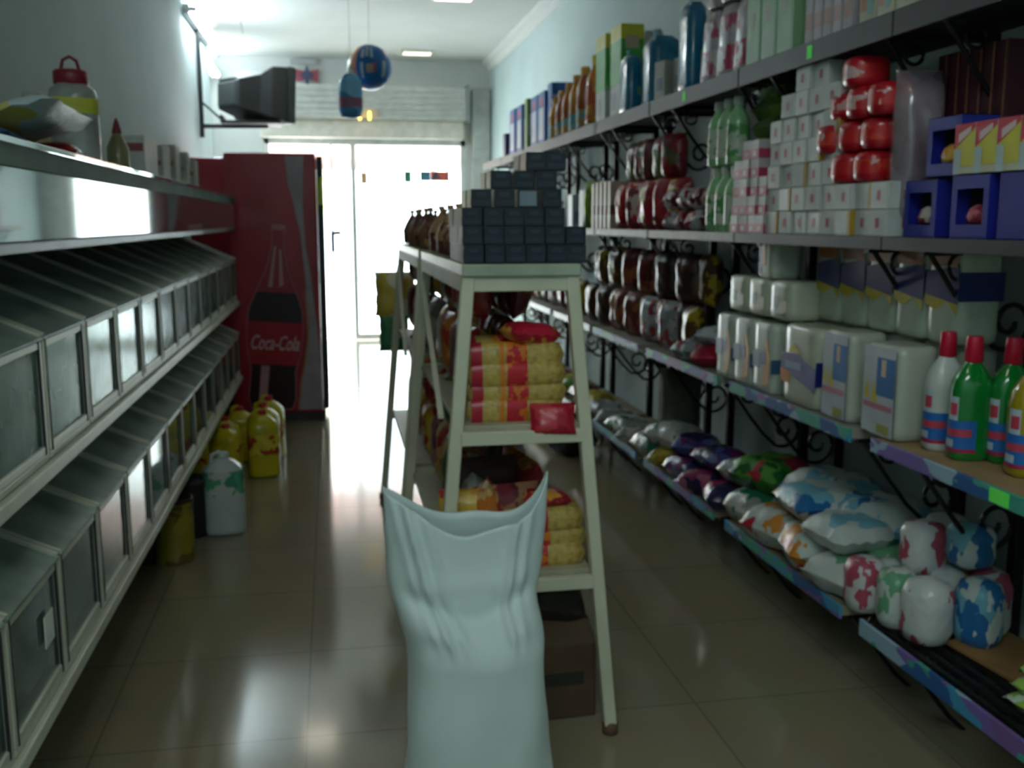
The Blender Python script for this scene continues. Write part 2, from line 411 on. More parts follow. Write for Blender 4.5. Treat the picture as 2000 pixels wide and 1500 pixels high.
obj('stem', MB().tube([(0, 0, 0), (.03, .0, .8), (0, .02, 1.7)], .04, 8, taper=[1, .8, .5]).mesh(M((120, 100, 70), .8)), sh_)
car = empty('parked_car', (3.6, 19.5, 0)); props(car, 'pale car parked in the bright street outside', 'car')
prof = [(-2.0, .35), (-2.05, .7), (-1.7, .88), (-1.0, .95), (-.5, 1.35), (.8, 1.38), (1.35, .98), (1.95, .9), (2.0, .4)]
obj('body', MB().prism(prof, -.8, .8).mesh(M((222, 228, 232), .25, coat=.5), .05), car)
obj('side_window', MB().prism([(-.85, .97), (-.45, 1.28), (.7, 1.3), (1.1, .99)], -.81, -.803).mesh(M((60, 84, 96), .1)), car)
for x in (-1.25, 1.25):
    wm = MB().lathe([(.05, -.1), (.30, -.1), (.32, -.07), (.32, .07), (.30, .1), (.05, .1)], 20); wm.xf(Matrix.Translation((x, -.74, .32)) @ Matrix.Rotation(PI / 2, 4, 'X'))
    obj('wheel', wm.mesh(M((46, 46, 48), .7)), car)

# ------------------------------------------------------------------ lighting
W = bpy.data.worlds.new('world'); SC.world = W; W.use_nodes = True
nt = W.node_tree; bg = nt.nodes['Background']
tcw = nt.nodes.new('ShaderNodeTexCoord'); sp = nt.nodes.new('ShaderNodeSeparateXYZ'); rw = nt.nodes.new('ShaderNodeValToRGB')
nt.links.new(tcw.outputs['Generated'], sp.inputs[0]); nt.links.new(sp.outputs['Z'], rw.inputs['Fac']); nt.links.new(rw.outputs['Color'], bg.inputs['Color'])
rw.color_ramp.elements[0].color = (1, .98, .94, 1); rw.color_ramp.elements[1].color = (.72, .84, 1, 1)
bg.inputs['Strength'].default_value = 17.0
def area(name, loc, rot, sx, sy, energy, col, portal=False):
    L = bpy.data.lights.new(name, 'AREA'); L.shape = 'RECTANGLE'; L.size = sx; L.size_y = sy; L.energy = energy; L.color = col
    o = bpy.data.objects.new(name, L); COL.objects.link(o); o.location = loc; o.rotation_euler = rot
    if portal: L.cycles.is_portal = True
    return o
area('doorway_portal', ((OX0 + OX1) / 2, DY + .19, OZ / 2), (-PI / 2, 0, 0), OX1 - OX0, OZ, 1, (1, 1, 1), True)

def batten(x, y0, y1, z, label, power):
    r = empty('fluorescent_lamp', (x, (y0 + y1) / 2, z)); props(r, label, 'lamp', )
    L = y1 - y0
    obj('housing', MB().box(-.02, -L / 2, -.04, .03, L / 2, .04).mesh(M((220, 226, 228), .5), .005), r)
    t = MB().lathe([(.03, -L / 2 + .03), (.03, L / 2 - .03)], 12); t.xf(Matrix.Translation((.07, 0, 0)) @ Matrix.Rotation(-PI / 2, 4, 'X'))
    obj('tube', t.mesh(M((232, 248, 255), .4, var=0, emit=power)), r)
    for s in (-1, 1): obj('socket', MB().box(.03, s * (L / 2 - .02) - .015, -.02, .09, s * (L / 2 - .02) + .015, .02).mesh(M((235, 235, 235), .5), .003), r)
    return r
batten(LX + .03, 8.9, 10.5, 3.22, 'lit fluorescent tube high on the left wall, the nearer and larger glare', 60)
batten(LX2 + .03, 11.5, 12.6, 3.2, 'lit fluorescent tube on the left wall behind the television, the farther and smaller glare', 42)
def downlight(x, y, label, e):
    r = empty('ceiling_light_or_fill', (x, y, CH)); props(r, label, 'ceiling light')
    obj('frame', MB().box(-.19, -.15, -.03, .19, -.12, 0).box(-.19, .12, -.03, .19, .15, 0).box(-.19, -.12, -.03, -.16, .12, 0).box(.16, -.12, -.03, .19, .12, 0).mesh(M((225, 224, 214), .5), .003), r)
    obj('diffuser', MB().box(-.16, -.12, -.02, .16, .12, -.005).mesh(M((255, 246, 222), .5, var=0, emit=e)), r)
downlight(-.24, 9.15, 'square recessed ceiling light at the left of the nearer pair', 9)
downlight(1.12, 9.1, 'square recessed ceiling light at the right of the nearer pair', 9)
downlight(1.05, 12.1, 'square recessed ceiling light farthest away near the shutter housing', 2)
downlight(-.24, 5.6, 'added unseen square fill light over the middle of the shop on the bins side', 3)  # out of view, added as weak fill for the middle of the shop
downlight(1.12, 5.6, 'added unseen square fill light over the middle of the shop on the shelving side', 3)  # second added fill of this pair, also above the view
downlight(.3, 1.2, 'added unseen square fill light over the near end of the shop above the sack', 14)  # added fill above the view, brightens the sack and near goods
area('added_fill_lamp', (-.2, -.5, 3.405), (0, 0, 0), 1.5, .7, 36, (.82, .98, 1.0))  # unseen fill lamp added behind the camera to lift the dark near end
pf = empty('ceiling_light_or_fill', (-.2, -.5, CH)); props(pf, 'large added cool white fill panel on the ceiling, unseen behind the viewer', 'ceiling light')
obj('frame', MB().box(-.80, -.40, -.05, .80, -.36, 0).box(-.80, .36, -.05, .80, .40, 0).box(-.80, -.36, -.05, -.76, .36, 0).box(.76, -.36, -.05, .80, .36, 0).mesh(M((225, 224, 220), .5), .003), pf)  # frame made up to go around the added fill lamp
downlight(.3, -.6, 'added square fill light on the ceiling, unseen behind the viewer', 8)  # another fill added behind the camera, no known fixture there

# ------------------------------------------------------------------ left: bulk bins and display case
FX = -.67; BX = -1.10; Y0, Y1 = 1.24, 7.39; PIT = .41; NB = 15
cream = M((205, 206, 190), .4, .2, var=.05)
rk = empty('display_rack', (0, 0, 0)); props(rk, 'long aluminium rack along the wall holding two rows of clear bins under a glass case', 'rack')
for z in (.40, .94):
    obj('shelf_rail', MB().box(BX, Y0, z - .035, FX + .015, Y1, z).mesh(cream, .004), rk)
obj('case_floor', MB().box(BX, Y0, 1.43, FX + .01, Y1, 1.455).mesh(M((100, 110, 104), .4), .004), rk)
obj('glass_top', MB().box(BX, Y0, 1.66, FX + .02, Y1, 1.675).mesh(GL((165, 205, 185), haze=.35, hazecol=(120, 160, 145)), .002), rk)
obj('glass_fascia', MB().box(FX - .002, Y0, 1.615, FX + .012, Y1, 1.66).mesh(M((84, 112, 98), .7, var=.15, scale=3)), rk)
obj('front_glass', MB().box(FX - .004, Y0, 1.457, FX + .002, Y1, 1.615).mesh(GL((212, 220, 216), .04, .75, .10, (160, 172, 168))), rk)
obj('back_panel', MB().box(LX, Y0, .3, BX, Y1, 1.66).mesh(M((120, 136, 128), .6)), rk)
for y in (Y0 + .05, Y0 + 1.6, Y0 + 3.1, Y0 + 4.6, Y1 - .05):
    obj('leg', MB().box(BX, y - .02, 0, BX + .04, y + .02, .37).mesh(cream, .003), rk)
for i in range(6):
    y = Y0 + i * (Y1 - Y0) / 5
    obj('glass_bracket', MB().box(FX - .02, y - .008, 1.455, FX - .006, y + .008, 1.66).mesh(cream), rk)

glb = GL((196, 214, 206), .05, .55, .42, (140, 162, 154)); glu = GL((196, 214, 206), .14, .30, .48, (140, 164, 156))
lidm = GL((170, 192, 180), .3, .30, .75, (140, 160, 150))
sidem = GL((180, 200, 190), .3, .3, .5, (150, 168, 158))
def bin_kit(h, hb, ccol, fill, tag, scol):
    D = .385; W = PIT - .012
    k = []
    k.append(('base', MB().box(-D, 0, .002, 0, W, .02).mesh(cream, .003)))
    fr = MB()
    for y in (0, W - .022): fr.box(-.022, y, .02, 0, y + .022, h)
    fr.box(-.018, .022, .02, 0, W - .022, .04).box(-.018, .022, h - .018, 0, W - .022, h)
    k.append(('front_frame', fr.mesh(cream, .003)))
    k.append(('front_pane', MB().box(-.012, .022, .04, -.007, W - .022, h - .018).mesh(glb if h > .29 else glu)))
    k.append(('gasket', MB().box(-.004, W - .028, .02, .0015, W - .020, h).mesh(M((40, 44, 44), .6)))); k.append(('gasket', MB().box(-.004, .018, .02, .0015, .024, h).mesh(M((40, 44, 44), .6))))
    lid = MB().add([(0.004, 0, h + .003), (.004, W, h + .003), (-D, W, hb + .003), (-D, 0, hb + .003), (0.004, 0, h + .009), (.004, W, h + .009), (-D, W, hb + .009), (-D, 0, hb + .009)],
                   [(0, 3, 2, 1), (4, 5, 6, 7), (0, 1, 5, 4), (1, 2, 6, 5), (2, 3, 7, 6), (3, 0, 4, 7)])
    k.append(('lid', lid.mesh(lidm)))
    li_ = len(k) - 1
    for y in (.006, W - .006): k.append(('lid_edge', MB().bar((0, y, h + .012), (-D, y, hb + .012), .012, .012).mesh(cream), li_))
    for y in (.003, W - .006):
        s = MB().add([(-.022, y, .02), (-D, y, .02), (-D, y, hb), (-.022, y, h)], [(0, 1, 2, 3)])
        k.append(('side_panel', s.mesh(sidem)))
    ct = MB().grid(lambda u, v: (-.02 - u * (D - .03), .01 + v * (W - .02), .022 + (fill + .05 * u + .02 * math.sin(3 * PI * v + u * 5) + .008 * math.sin(31 * u + 23 * v)) * (1 if 0 < v < 1 and 0 < u < 1 else .75)), 10, 12)
    ct.add([(-.02, .01, .022), (-.02, W - .01, .022)] + [(-.02, .01 + (W - .02) * v / 12, .022 + (fill + .02 * math.sin(3 * PI * v / 12)) * .75) for v in range(12, -1, -1)], [list(range(15))])
    k.append(('contents', ct.mesh(PR(ccol, 60, .8, bump=.6))))
    if tag: k.append(('price_card', MB().box(.001, W * .62, h * .45, .003, W * .80, h * .7).mesh(M((225, 228, 220), .6))))
    return k
BC = [((150, 165, 155), (130, 146, 138)), ((176, 180, 170), (150, 160, 150)), ((190, 178, 172), (170, 160, 156), (200, 190, 185)), ((160, 170, 140), (130, 150, 130), (190, 190, 170)),
      ((172, 160, 150), (140, 130, 124)), ((140, 150, 146), (120, 130, 128))]
BN = ['pale grey green', 'light grey', 'pinkish beige', 'mixed green and cream', 'brownish', 'dull grey']
for row, (z, h, hb) in enumerate(((.94, .285, .455), (.40, .295, .475))):
    for i in range(NB):
        ci = (i * 5 + row * 2 + i // 4) % 6
        fl = [.10, .13, .16, .12, .18, .08][(i + row * 3) % 6]
        kit = bin_kit(h, hb, BC[ci], fl, (row == 1 and i == 2), BN[ci])
        spawn(kit, 'bulk_bin', 'clear bulk bin of %s goods, %s from near end, %s row' % (BN[ci], ORD[i], ('upper', 'lower')[row]), 'bin',
              (FX, Y0 + i * PIT + .006, z), (0, 0, 0), 'bulk bins of the %s row' % ('upper', 'lower')[row])

# jars inside the case
JC = [(200, 190, 180), (150, 120, 100), (190, 180, 140), (170, 190, 190), (180, 150, 140), (120, 130, 120)]
JN = ['cream', 'brown', 'straw coloured', 'pale blue', 'pinkish', 'grey green']
def jar_kit(c):
    return [('jar_body', MB().lathe([(.03, 0), (.052, .004), (.054, .02), (.054, .13), (.048, .145)], 16).mesh(M(c, .25, var=.15, scale=40, coat=.5))),
            ('jar_lid', MB().lathe([(.05, .143), (.051, .147), (.051, .168), (.046, .172)], 16).mesh(M((205, 200, 196), .4)))]
JK = [jar_kit(c) for c in JC]
for i in range(34):
    j = (i * 7 + i // 3) % 6
    spawn(JK[j], 'storage_jar', 'small jar with %s contents in the glass case, %s from its near end' % (JN[j], ORD[i]), 'jar', (FX - .10 - .02 * (i % 2), 1.62 + i * .168, 1.456), (0, 0, 0), 'jars lined up in the glass case')

# goods on the glass top
ZT = 1.676
jug = [('body', MB().lathe([(.04, 0), (.078, .005), (.082, .03), (.082, .235), (.074, .265), (.05, .285)], 24, p=3).mesh(GL((225, 228, 224), .1, .8, .55, (205, 210, 205)))),
       ('contents', MB().lathe([(.02, .012), (.072, .014), (.074, .16), (.02, .17)], 20, p=3).mesh(PR([(120, 112, 60), (150, 120, 60), (170, 160, 140), (110, 60, 50)], 22, .6, (1, 1, .25)))),
       ('lid', MB().lathe([(.052, .283), (.056, .287), (.056, .325), (.05, .332), (.015, .336)], 20).mesh(M((140, 34, 50), .4))),
       ('lid_handle', MB().tube([(-.03, 0, .33), (-.022, 0, .365), (0, 0, .378), (.022, 0, .365), (.03, 0, .33)], .006, 8).mesh(M((120, 30, 44), .4)), 2),
       ('label', MB().lathe([(.0835, .185), (.0835, .235)], 24, p=3, cap=False).mesh(M((196, 196, 60), .5)))]
spawn(jug, 'storage_jug', 'large clear plastic jug with dark red lid and yellow label on the glass case', 'jug', (-.86, 3.75, ZT), (0, 0, .3))
sm = [('body', MB().lathe([(.03, 0), (.042, .004), (.044, .02), (.044, .12), (.02, .17), (.016, .18)], 16).mesh(M((150, 142, 100), .35, var=.2, coat=.4))),
      ('cap', MB().lathe([(.018, .178), (.02, .182), (.012, .215), (.003, .24)], 12).mesh(M((130, 36, 44), .4)))]
spawn(sm, 'sauce_bottle', 'small olive bottle with pointed dark red cap to the right of the large jug', 'bottle', (-.85, 4.42, ZT))
spawn([('body', MB().lathe([(.03, 0), (.05, .004), (.052, .02), (.052, .17), (.03, .2)], 16).mesh(M((160, 146, 110), .35, var=.25, coat=.4))), ('cap', MB().lathe([(.03, .198), (.03, .225), (.02, .23)], 12).mesh(M((170, 170, 160), .4)))],
      'storage_jar', 'tan jar with pale cap half hidden to the left of the large jug', 'jar', (-.93, 3.52, ZT))
PNK = [(214, 214, 208), (206, 206, 202), (190, 176, 172)]
cb = carton(.13, .34, .20, (206, 206, 202), [('ym', (.05, .66, .95, .84), 0), ('xm', (.05, .66, .95, .84), 0), ('ym', (.1, .2, .5, .3), 1)], mats=[(150, 70, 80), (170, 170, 170)])
spawn(cb, 'paper_pack', 'white pack with a dull red band on the glass case, nearest of the white packs', 'pack', (-.87, 4.95, ZT))
for i in range(7):
    k = carton(.12, .15, .19 + .03 * (i % 3) / 2, (204, 204, 198) if i % 2 else (190, 188, 178), [('xm', (.1, .12, .9, .3), 0), ('ym', (.1, .5, .9, .62), 0)], mats=[[(150, 90, 90), (160, 160, 170), (170, 150, 90)][i % 3]])
    spawn(k, 'paper_pack', 'off-white narrow pack on the glass case, %s behind the red-banded pack' % ORD[i], 'pack', (-.85 - .02 * (i % 2), 5.3 + i * .19, ZT), (0, 0, U(-.1, .1)), 'off-white packs at the far end of the glass case')
# flat things at the near end
fb = MB().pillow(.30, .62, .07, seed=3)
spawn([('film', fb.mesh(PR([(200, 190, 90), (190, 205, 214), (170, 190, 205), (214, 214, 190)], 3.5, .3, (1, .4, 1))))], 'flat_packet', 'long flat pale blue and yellow packet lying on the near end of the glass case', 'packet', (-.80, 2.95, ZT + .05), (-.0, -.25, .06))
fb = MB().pillow(.26, .30, .05, seed=4)
spawn([('film', fb.mesh(PR([(30, 60, 110), (40, 80, 130), (60, 100, 130)], 8, .3)))], 'flat_packet', 'dark blue packet under the near end of the long flat packet', 'packet', (-.86, 2.64, ZT), (0, 0, .1))
fb = MB().pillow(.18, .16, .045, seed=5)
spawn([('film', fb.mesh(PR([(170, 40, 30), (190, 50, 40)], 8, .3)))], 'flat_packet', 'small red packet under the far end of the long flat packet', 'packet', (-.79, 3.12, ZT), (0, 0, .1))

# ------------------------------------------------------------------ television on its wall arm
TVY = 9.6
tv = empty('television', (-.66, TVY, 2.63), (math.radians(3), 0, math.radians(127))); props(tv, 'old dark grey tube television seen from behind high on the left wall', 'television')
# local: screen faces -y, tube bulges to +y
g = M((50, 60, 60), .5, bump=.1)
obj('front_bezel', MB().box(-.31, -.26, -.25, .31, -.16, .25).mesh(g, .02), tv)
ft = MB(); ring = []
def trunk(y, w, h, dz=0): return [(-w, y, -h + dz), (w, y, -h + dz), (w, y, h + dz), (-w, y, h + dz)]
secs = [trunk(-.16, .30, .24), trunk(-.02, .29, .225), trunk(.06, .22, .17, -.02), trunk(.24, .17, .125, -.03), trunk(.27, .14, .10, -.03)]
vs = sum(secs, []); fs = [(0, 3, 2, 1)]
for k in range(4):
    for i in range(4): fs.append((k * 4 + i, k * 4 + (i + 1) % 4, k * 4 + 4 + (i + 1) % 4, k * 4 + 4 + i))
fs.append((16, 17, 18, 19)); ft.add(vs, fs)
obj('rear_housing', ft.mesh(M((52, 58, 58), .55, bump=.15), .012), tv)
obj('screen', MB().grid(lambda u, v: (-.26 + .52 * u, -.262 - .012 * (1 - (2 * u - 1) ** 2) * (1 - (2 * v - 1) ** 2), -.20 + .40 * v), 8, 8).mesh(M((30, 36, 38), .08, coat=1)), tv)
vt = MB()
for i in range(6): vt.box(-.12 + i * .045, .20, .06, -.10 + i * .045, .262, .105)
obj('vent_slots', vt.mesh(M((24, 26, 26), .8)), tv)
ar = empty('wall_bracket', (-1.15, TVY + .05, 2.37)); props(ar, 'black swing arm and tray holding the television off the left wall', 'bracket')
obj('wall_pole', MB().tube([(.03, 0, -.12), (.03, 0, .85)], .022, 10).mesh(M((34, 36, 38), .5)), ar)
obj('arm', MB().bar((.03, 0, -.02), (.62, -.08, -.02), .035, .035).bar((.03, 0, .2), (.25, -.03, .0), .02, .02).mesh(M((34, 36, 38), .5), .003), ar)
obj('tray', MB().box(.22, -.28, -.012, .74, .12, .012).box(.22, -.28, .012, .235, .12, .06).box(.725, -.28, .012, .74, .12, .06).mesh(M((34, 36, 38), .5), .003), ar)
cbp = MB().tube([(-.72, TVY, 3.15), (-.74, TVY, 3.28), (-.70, TVY, CH - .01)], .004, 6)
props(obj('antenna_cable', cbp.mesh(M((60, 60, 60), .6))), 'thin dark cable rising from the television to the ceiling', 'cable')

# ------------------------------------------------------------------ drinks coolers
RED = M((168, 22, 46), .38, var=.06, scale=3, coat=.3)
def cooler(loc, name_label, graphic, W=.70, D=.66, H=1.99):
    r = empty('drinks_cooler', loc); props(r, name_label, 'cooler')
    obj('cabinet', MB().box(0, 0, .07, W - .05, D, H).mesh(RED, .012), r)
    obj('plinth', MB().box(.02, .03, 0, W - .03, D - .02, .07).mesh(M((70, 72, 74), .6), .004), r)
    dr = obj('door', MB().box(W - .045, .01, .09, W, D - .01, H - .02).mesh(M((26, 28, 30), .4), .006), r)
    obj('door_glass', MB().box(W - .002, .07, .16, W + .002, D - .07, H - .26).mesh(GL((120, 140, 140), refl=1)), dr)
    obj('door_handle', MB().box(W - .03, -.004, 1.62, W - .005, .02, 1.82).mesh(M((206, 214, 70), .4), .004), dr)
    if not graphic: return r
    e = -.002
    # silver swoosh running down the side
    XT = [(0, .565, .085), (.1, .580, .082), (.2, .592, .055), (.3, .598, .034), (.5, .575, .022), (.68, .545, .014), (.8, .520, .030), (.9, .503, .055), (1.0, .500, .066)]
    def xr(t):
        for (t0, c0, w0), (t1, c1, w1) in zip(XT, XT[1:]):
            if t <= t1:
                q = (t - t0) / (t1 - t0); q = q * q * (3 - 2 * q) * .5 + q * .5
                return c0 + (c1 - c0) * q, w0 + (w1 - w0) * q
        return XT[-1][1:]
    sw = MB(); N = 40; L = []; R_ = []
    for i in range(N + 1):
        t = i / N; c, hw = xr(t); z = .09 + t * (H - .11)
        L.append((c - hw, e, z)); R_.append((min(.648, c + hw), e, z))
    sw.add(L + R_, [(i, N + 1 + i, N + 2 + i, i + 1) for i in range(N)])
    obj('silver_wave', sw.mesh(M((170, 160, 170), .4)), r)
    gd = MB(); 
    gd.add([(p[0] - .012, e, p[2]) for p in L[:20]] + [(p[0], e, p[2]) for p in L[:20]], [(i, 20 + i, 21 + i, i + 1) for i in range(19)])
    obj('gold_line', gd.mesh(M((176, 120, 60), .4)), r)
    # contour bottle, tilted
    prof = [(0, .15), (.08, .175), (.2, .170), (.30, .165), (.42, .195), (.60, .21), (.76, .195), (.92, .135), (1.04, .085), (1.2, .05), (1.30, .046), (1.34, .052), (1.38, .048)]
    bl = empty('bottle_picture', (.275, -.0, .10), (0, math.radians(4), 0)); bl.parent = r
    def strip(a, b_, ee, mat, nm, ins=0.):
        q = MB(); pts = [p for p in prof if a < p[0] < b_]
        def hw(z):
            for (z0, w0), (z1, w1) in zip(prof, prof[1:]):
                if z0 <= z <= z1: return w0 + (w1 - w0) * (z - z0) / (z1 - z0)
            return prof[-1][1]
        zs = sorted([a, b_] + [p[0] for p in pts] + [a + (b_ - a) * k / 8 for k in range(1, 8)])
        l_ = [(-hw(z) + ins, ee, z) for z in zs]; r2 = [(hw(z) - ins, ee, z) for z in zs]; n_ = len(zs)
        q.add(l_ + r2, [(i, n_ + i, n_ + i + 1, i + 1) for i in range(n_ - 1)])
        obj(nm, q.mesh(mat), bl)
    strip(0, 1.38, -.003, M((190, 120, 132), .4), 'bottle_outline')
    strip(.01, .34, -.004, M((44, 14, 26), .3), 'cola_lower', .006)
    strip(.34, .66, -.004, M((176, 20, 44), .4), 'red_label', .004)
    strip(.66, .88, -.004, M((46, 18, 30), .3), 'cola_upper', .006)
    strip(.88, 1.34, -.004, M((164, 44, 66), .35), 'bottle_neck', .006)
    for hl in ([(-.10, -.0045, .02), (-.04, -.0045, .02), (-.03, -.0045, .33), (-.09, -.0045, .33)], [(-.06, -.0045, .92), (-.03, -.0045, .92), (-.012, -.0045, 1.22), (-.026, -.0045, 1.22)],
               [(.02, -.0045, .92), (.05, -.0045, .94), (.024, -.0045, 1.2), (.012, -.0045, 1.2)]):
        obj('highlight', MB().add(hl, [(0, 1, 2, 3)]).mesh(M((200, 150, 160), .4)), bl)
    for s, z, nm in (('Coca-Cola', .50, 'script_lettering'),):
        cu = bpy.data.curves.new('txt', 'FONT'); cu.body = s; cu.size = .105; cu.align_x = 'CENTER'; cu.align_y = 'CENTER'; cu.shear = .35; cu.extrude = .0005; cu.offset = .0008
        to = bpy.data.objects.new('t', cu); COL.objects.link(to)
        me = bpy.data.meshes.new_from_object(to.evaluated_get(bpy.context.evaluated_depsgraph_get())); bpy.data.objects.remove(to)
        me.materials.clear(); me.materials.append(M((214, 190, 196), .4))
        lo = obj(nm, me, bl, (0, -.0055, z), (PI / 2, 0, 0)); lo.scale = (.78, 1.45, 1)
    return r
cooler((-.745, 7.60, 0), 'tall red drinks cooler with bottle picture and silver wave beside the bright doorway', True)
cooler((-1.10, 8.40, 0), 'second red drinks cooler, mostly hidden behind the glass case left of the pictured cooler', False, .66, .62, 2.0)

# ------------------------------------------------------------------ things on the floor at the left
def jerrycan(w, d, h, mat, capc, labc, lz=.35):
    k = [('body', MB().lathe([(.35 * w, 0), (.49 * w, .01 * 1), (.5 * w, .03), (.5 * w, h * .72), (.46 * w, h * .80), (.30 * w, h * .88), (.13 * w, h * .93)], 24, sy=d / w, p=4).mesh(mat)),
         ('cap', MB().lathe([(.13 * w, h * .925), (.14 * w, h * .93), (.14 * w, h * .99), (.12 * w, h)], 14).mesh(M(capc, .4))),
         ('handle', MB().tube([(-.28 * w, 0, h * .87), (-.26 * w, 0, h * .97), (-.10 * w, 0, h * 1.0), (.0, 0, h * .95)], .011, 8).mesh(mat))]
    if labc:
        q = MB(); 
        q.lathe([(.503 * w, h * lz), (.503 * w, h * (lz + .3))], 24, sy=d / w, p=4, cap=False)
        k.append(('label', q.mesh(PR(labc, 14, .5, bump=0))))
    return k
yel = M((212, 196, 30), .3, var=.12, scale=5, coat=.3)
yj = jerrycan(.18, .16, .40, yel, (180, 40, 40), [(206, 190, 40), (222, 206, 60), (180, 60, 40)])
spots = [(-.43, 5.98, 'nearest the aisle at the front of the group'), (-.44, 6.22, 'right behind the front one at the aisle'), (-.63, 5.86, 'front left of the group'),
         (-.66, 6.10, 'second row left beside the rack'), (-.60, 6.42, 'at the far left of the group'), (-.42, 6.46, 'at the far right of the group'), (-.80, 5.70, 'deepest under the rack, nearest the viewer')]
yj2 = jerrycan(.17, .15, .345, yel, (180, 40, 40), [(206, 190, 40), (222, 206, 60), (180, 60, 40)])
for x, y, t in spots:
    spawn(yj if x > -.55 else yj2, 'jerrycan', 'yellow plastic oil jug on the floor, ' + t, 'jug', (x, y, 0), (0, 0, U(-.3, .3)), 'yellow oil jugs on the floor below the bins')
wj = jerrycan(.19, .17, .40, M((196, 206, 206), .35, var=.04), (190, 200, 196), [(90, 170, 130), (200, 208, 200), (60, 150, 120)], .50)
spawn(wj, 'jerrycan', 'white plastic jug with a green label patch standing on the floor below the bins', 'jug', (-.545, 4.88, 0), (0, 0, .1))
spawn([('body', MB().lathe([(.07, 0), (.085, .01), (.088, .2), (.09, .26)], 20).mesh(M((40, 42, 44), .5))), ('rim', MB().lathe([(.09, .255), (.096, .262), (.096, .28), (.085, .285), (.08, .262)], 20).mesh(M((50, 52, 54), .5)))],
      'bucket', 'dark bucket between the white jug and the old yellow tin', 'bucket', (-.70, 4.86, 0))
spawn([('body', MB().lathe([(.085, 0), (.088, .006), (.085, .012), (.085, .26), (.088, .268), (.085, .274)], 24).mesh(PR([(150, 138, 40), (160, 148, 50), (110, 90, 40)], 10, .4, bump=0))),
       ('lid', MB().lathe([(.0875, .272), (.0875, .286), (.078, .288), (.074, .28), (.0, .28)], 24, cap=False).mesh(M((60, 56, 44), .4, .5)))],
      'tin', 'old yellow round tin in the shadow under the lower bins', 'tin', (-.725, 4.50, 0))
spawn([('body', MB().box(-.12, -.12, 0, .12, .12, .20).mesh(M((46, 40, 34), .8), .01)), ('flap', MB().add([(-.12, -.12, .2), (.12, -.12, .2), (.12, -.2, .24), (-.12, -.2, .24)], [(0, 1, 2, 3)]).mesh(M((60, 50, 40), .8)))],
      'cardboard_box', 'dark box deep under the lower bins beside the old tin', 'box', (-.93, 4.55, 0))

# ------------------------------------------------------------------ centre stands
cm = M((212, 210, 186), .45, var=.05, scale=6)
def stand(y0, y1, label, brace=True):
    r = empty('display_stand', (.51, y0, 0)); props(r, label, 'stand')
    L = y1 - y0
    def hx(z): return (.145 + .118 * (1.36 - z) / 1.36)
    obj('tabletop', MB().box(-.165, -.01, 1.352, .165, L + .01, 1.385).mesh(M((170, 180, 160), .3), .004), r)
    for s in (-1, 1):
        for y, nm in ((.02, 'front'), (L - .02, 'rear')):
            yy = y + (-.045 if nm == 'front' else .045)
            lg = MB().bar((s * .263, yy, .03), (s * .145, y, 1.352), .036, .036, up=(0, 1, 0))
            lo = obj('leg', lg.mesh(cm, .004), r)
            obj('foot', MB().lathe([(.018, 0), (.024, .004), (.024, .035), (.018, .04)], 10, c=(s * .265, yy)).mesh(M((110, 84, 66), .7)), lo)
        obj('side_rail', MB().box(s * .155 - .012, .03, 1.31, s * .155 + .012, L - .03, 1.352).mesh(cm, .002), r)
    for z in (.925, .49):
        h = hx(z)
        obj('shelf', MB().box(-h + .01, .01, z - .004, h - .01, L - .01, z + .012).mesh(M((180, 176, 150), .5), .002), r)
        for y in (-.01 if z < 1 else 0, L + .01):
            obj('crossbar', MB().box(-h + .01, y - .014, z - .038, h - .01, y + .014, z).mesh(cm, .003), r)
    for y in (0.02, L - .02):
        obj('crossbar', MB().box(-.14, y - .014, 1.31, .14, y + .014, 1.352).mesh(cm, .003), r)
    if brace: obj('diagonal_brace', MB().bar((-.215, L * .08, .95), (-.165, L * .96, 1.27), .016, .016).mesh(cm, .002), r)
    return r
stand(2.69, 3.92, 'cream A-frame display stand nearest the viewer carrying the dark packs')
stand(4.06, 5.30, 'cream A-frame display stand second in the row behind the front one')

# pyramid of dark packs
dk = carton(.056, .10, .0495, (27, 35, 47), [('ym', (.08, .15, .92, .42), 0), ('ym', (.25, .6, .75, .85), 1), ('xm', (.1, .2, .9, .5), 0)], mats=[(36, 48, 64), (42, 54, 70)], rough=.35, bev=.002)
dl = carton(.056, .10, .0495, (38, 48, 62), [('ym', (.08, .1, .92, .9), 0)], mats=[(120, 134, 146)], rough=.35, bev=.002)
LAY = [(.352, 6), (.350, 6), (.350, 5), (.376, 4.5), (.432, 3.3), (.530, 2)]
for ri, (x0_, nn) in enumerate(LAY):
    n_ = int(nn); stp = .0575 * nn / n_
    for dpt in range(3 if ri < 3 else 2):
        for i in range(n_):
            k = dl if (ri == 3 and i == 2 and dpt == 0) else dk
            lab = '%s pack in the dark pyramid, %s layer up, %s from left, %s rank' % ('pale-fronted navy' if k is dl else 'dark navy', ORD[ri], ORD[i], ('front', 'middle', 'rear')[dpt])
            spawn(k, 'small_pack', lab, 'pack', (x0_ + .029 + i * stp + U(-.001, .001), 2.755 + dpt * .104 + ri * .006, 1.386 + ri * .0502), (0, 0, U(-.02, .02)), 'dark packs piled in a pyramid on the front stand')

# generic standing bag (film pillow, upright)
def bag_mesh(w, h, t, mat, seed=0, flat=False, slump=.0):
    b = MB().pillow(w, h, t, seed=seed)
    if not flat:
        b.xf(Matrix.Translation((0, 0, h / 2)) @ Matrix.Rotation(PI / 2, 4, 'X') @ Matrix.Translation((0, 0, -t / 2)))
    return b.mesh(mat)
def bag_kit(w, h, t, cols, seed=0, flat=False, scale=12, rough=.3, n='film', motif=None):
    k = [(n, bag_mesh(w, h, t, PR(cols, scale, rough), seed, flat))]
    return k

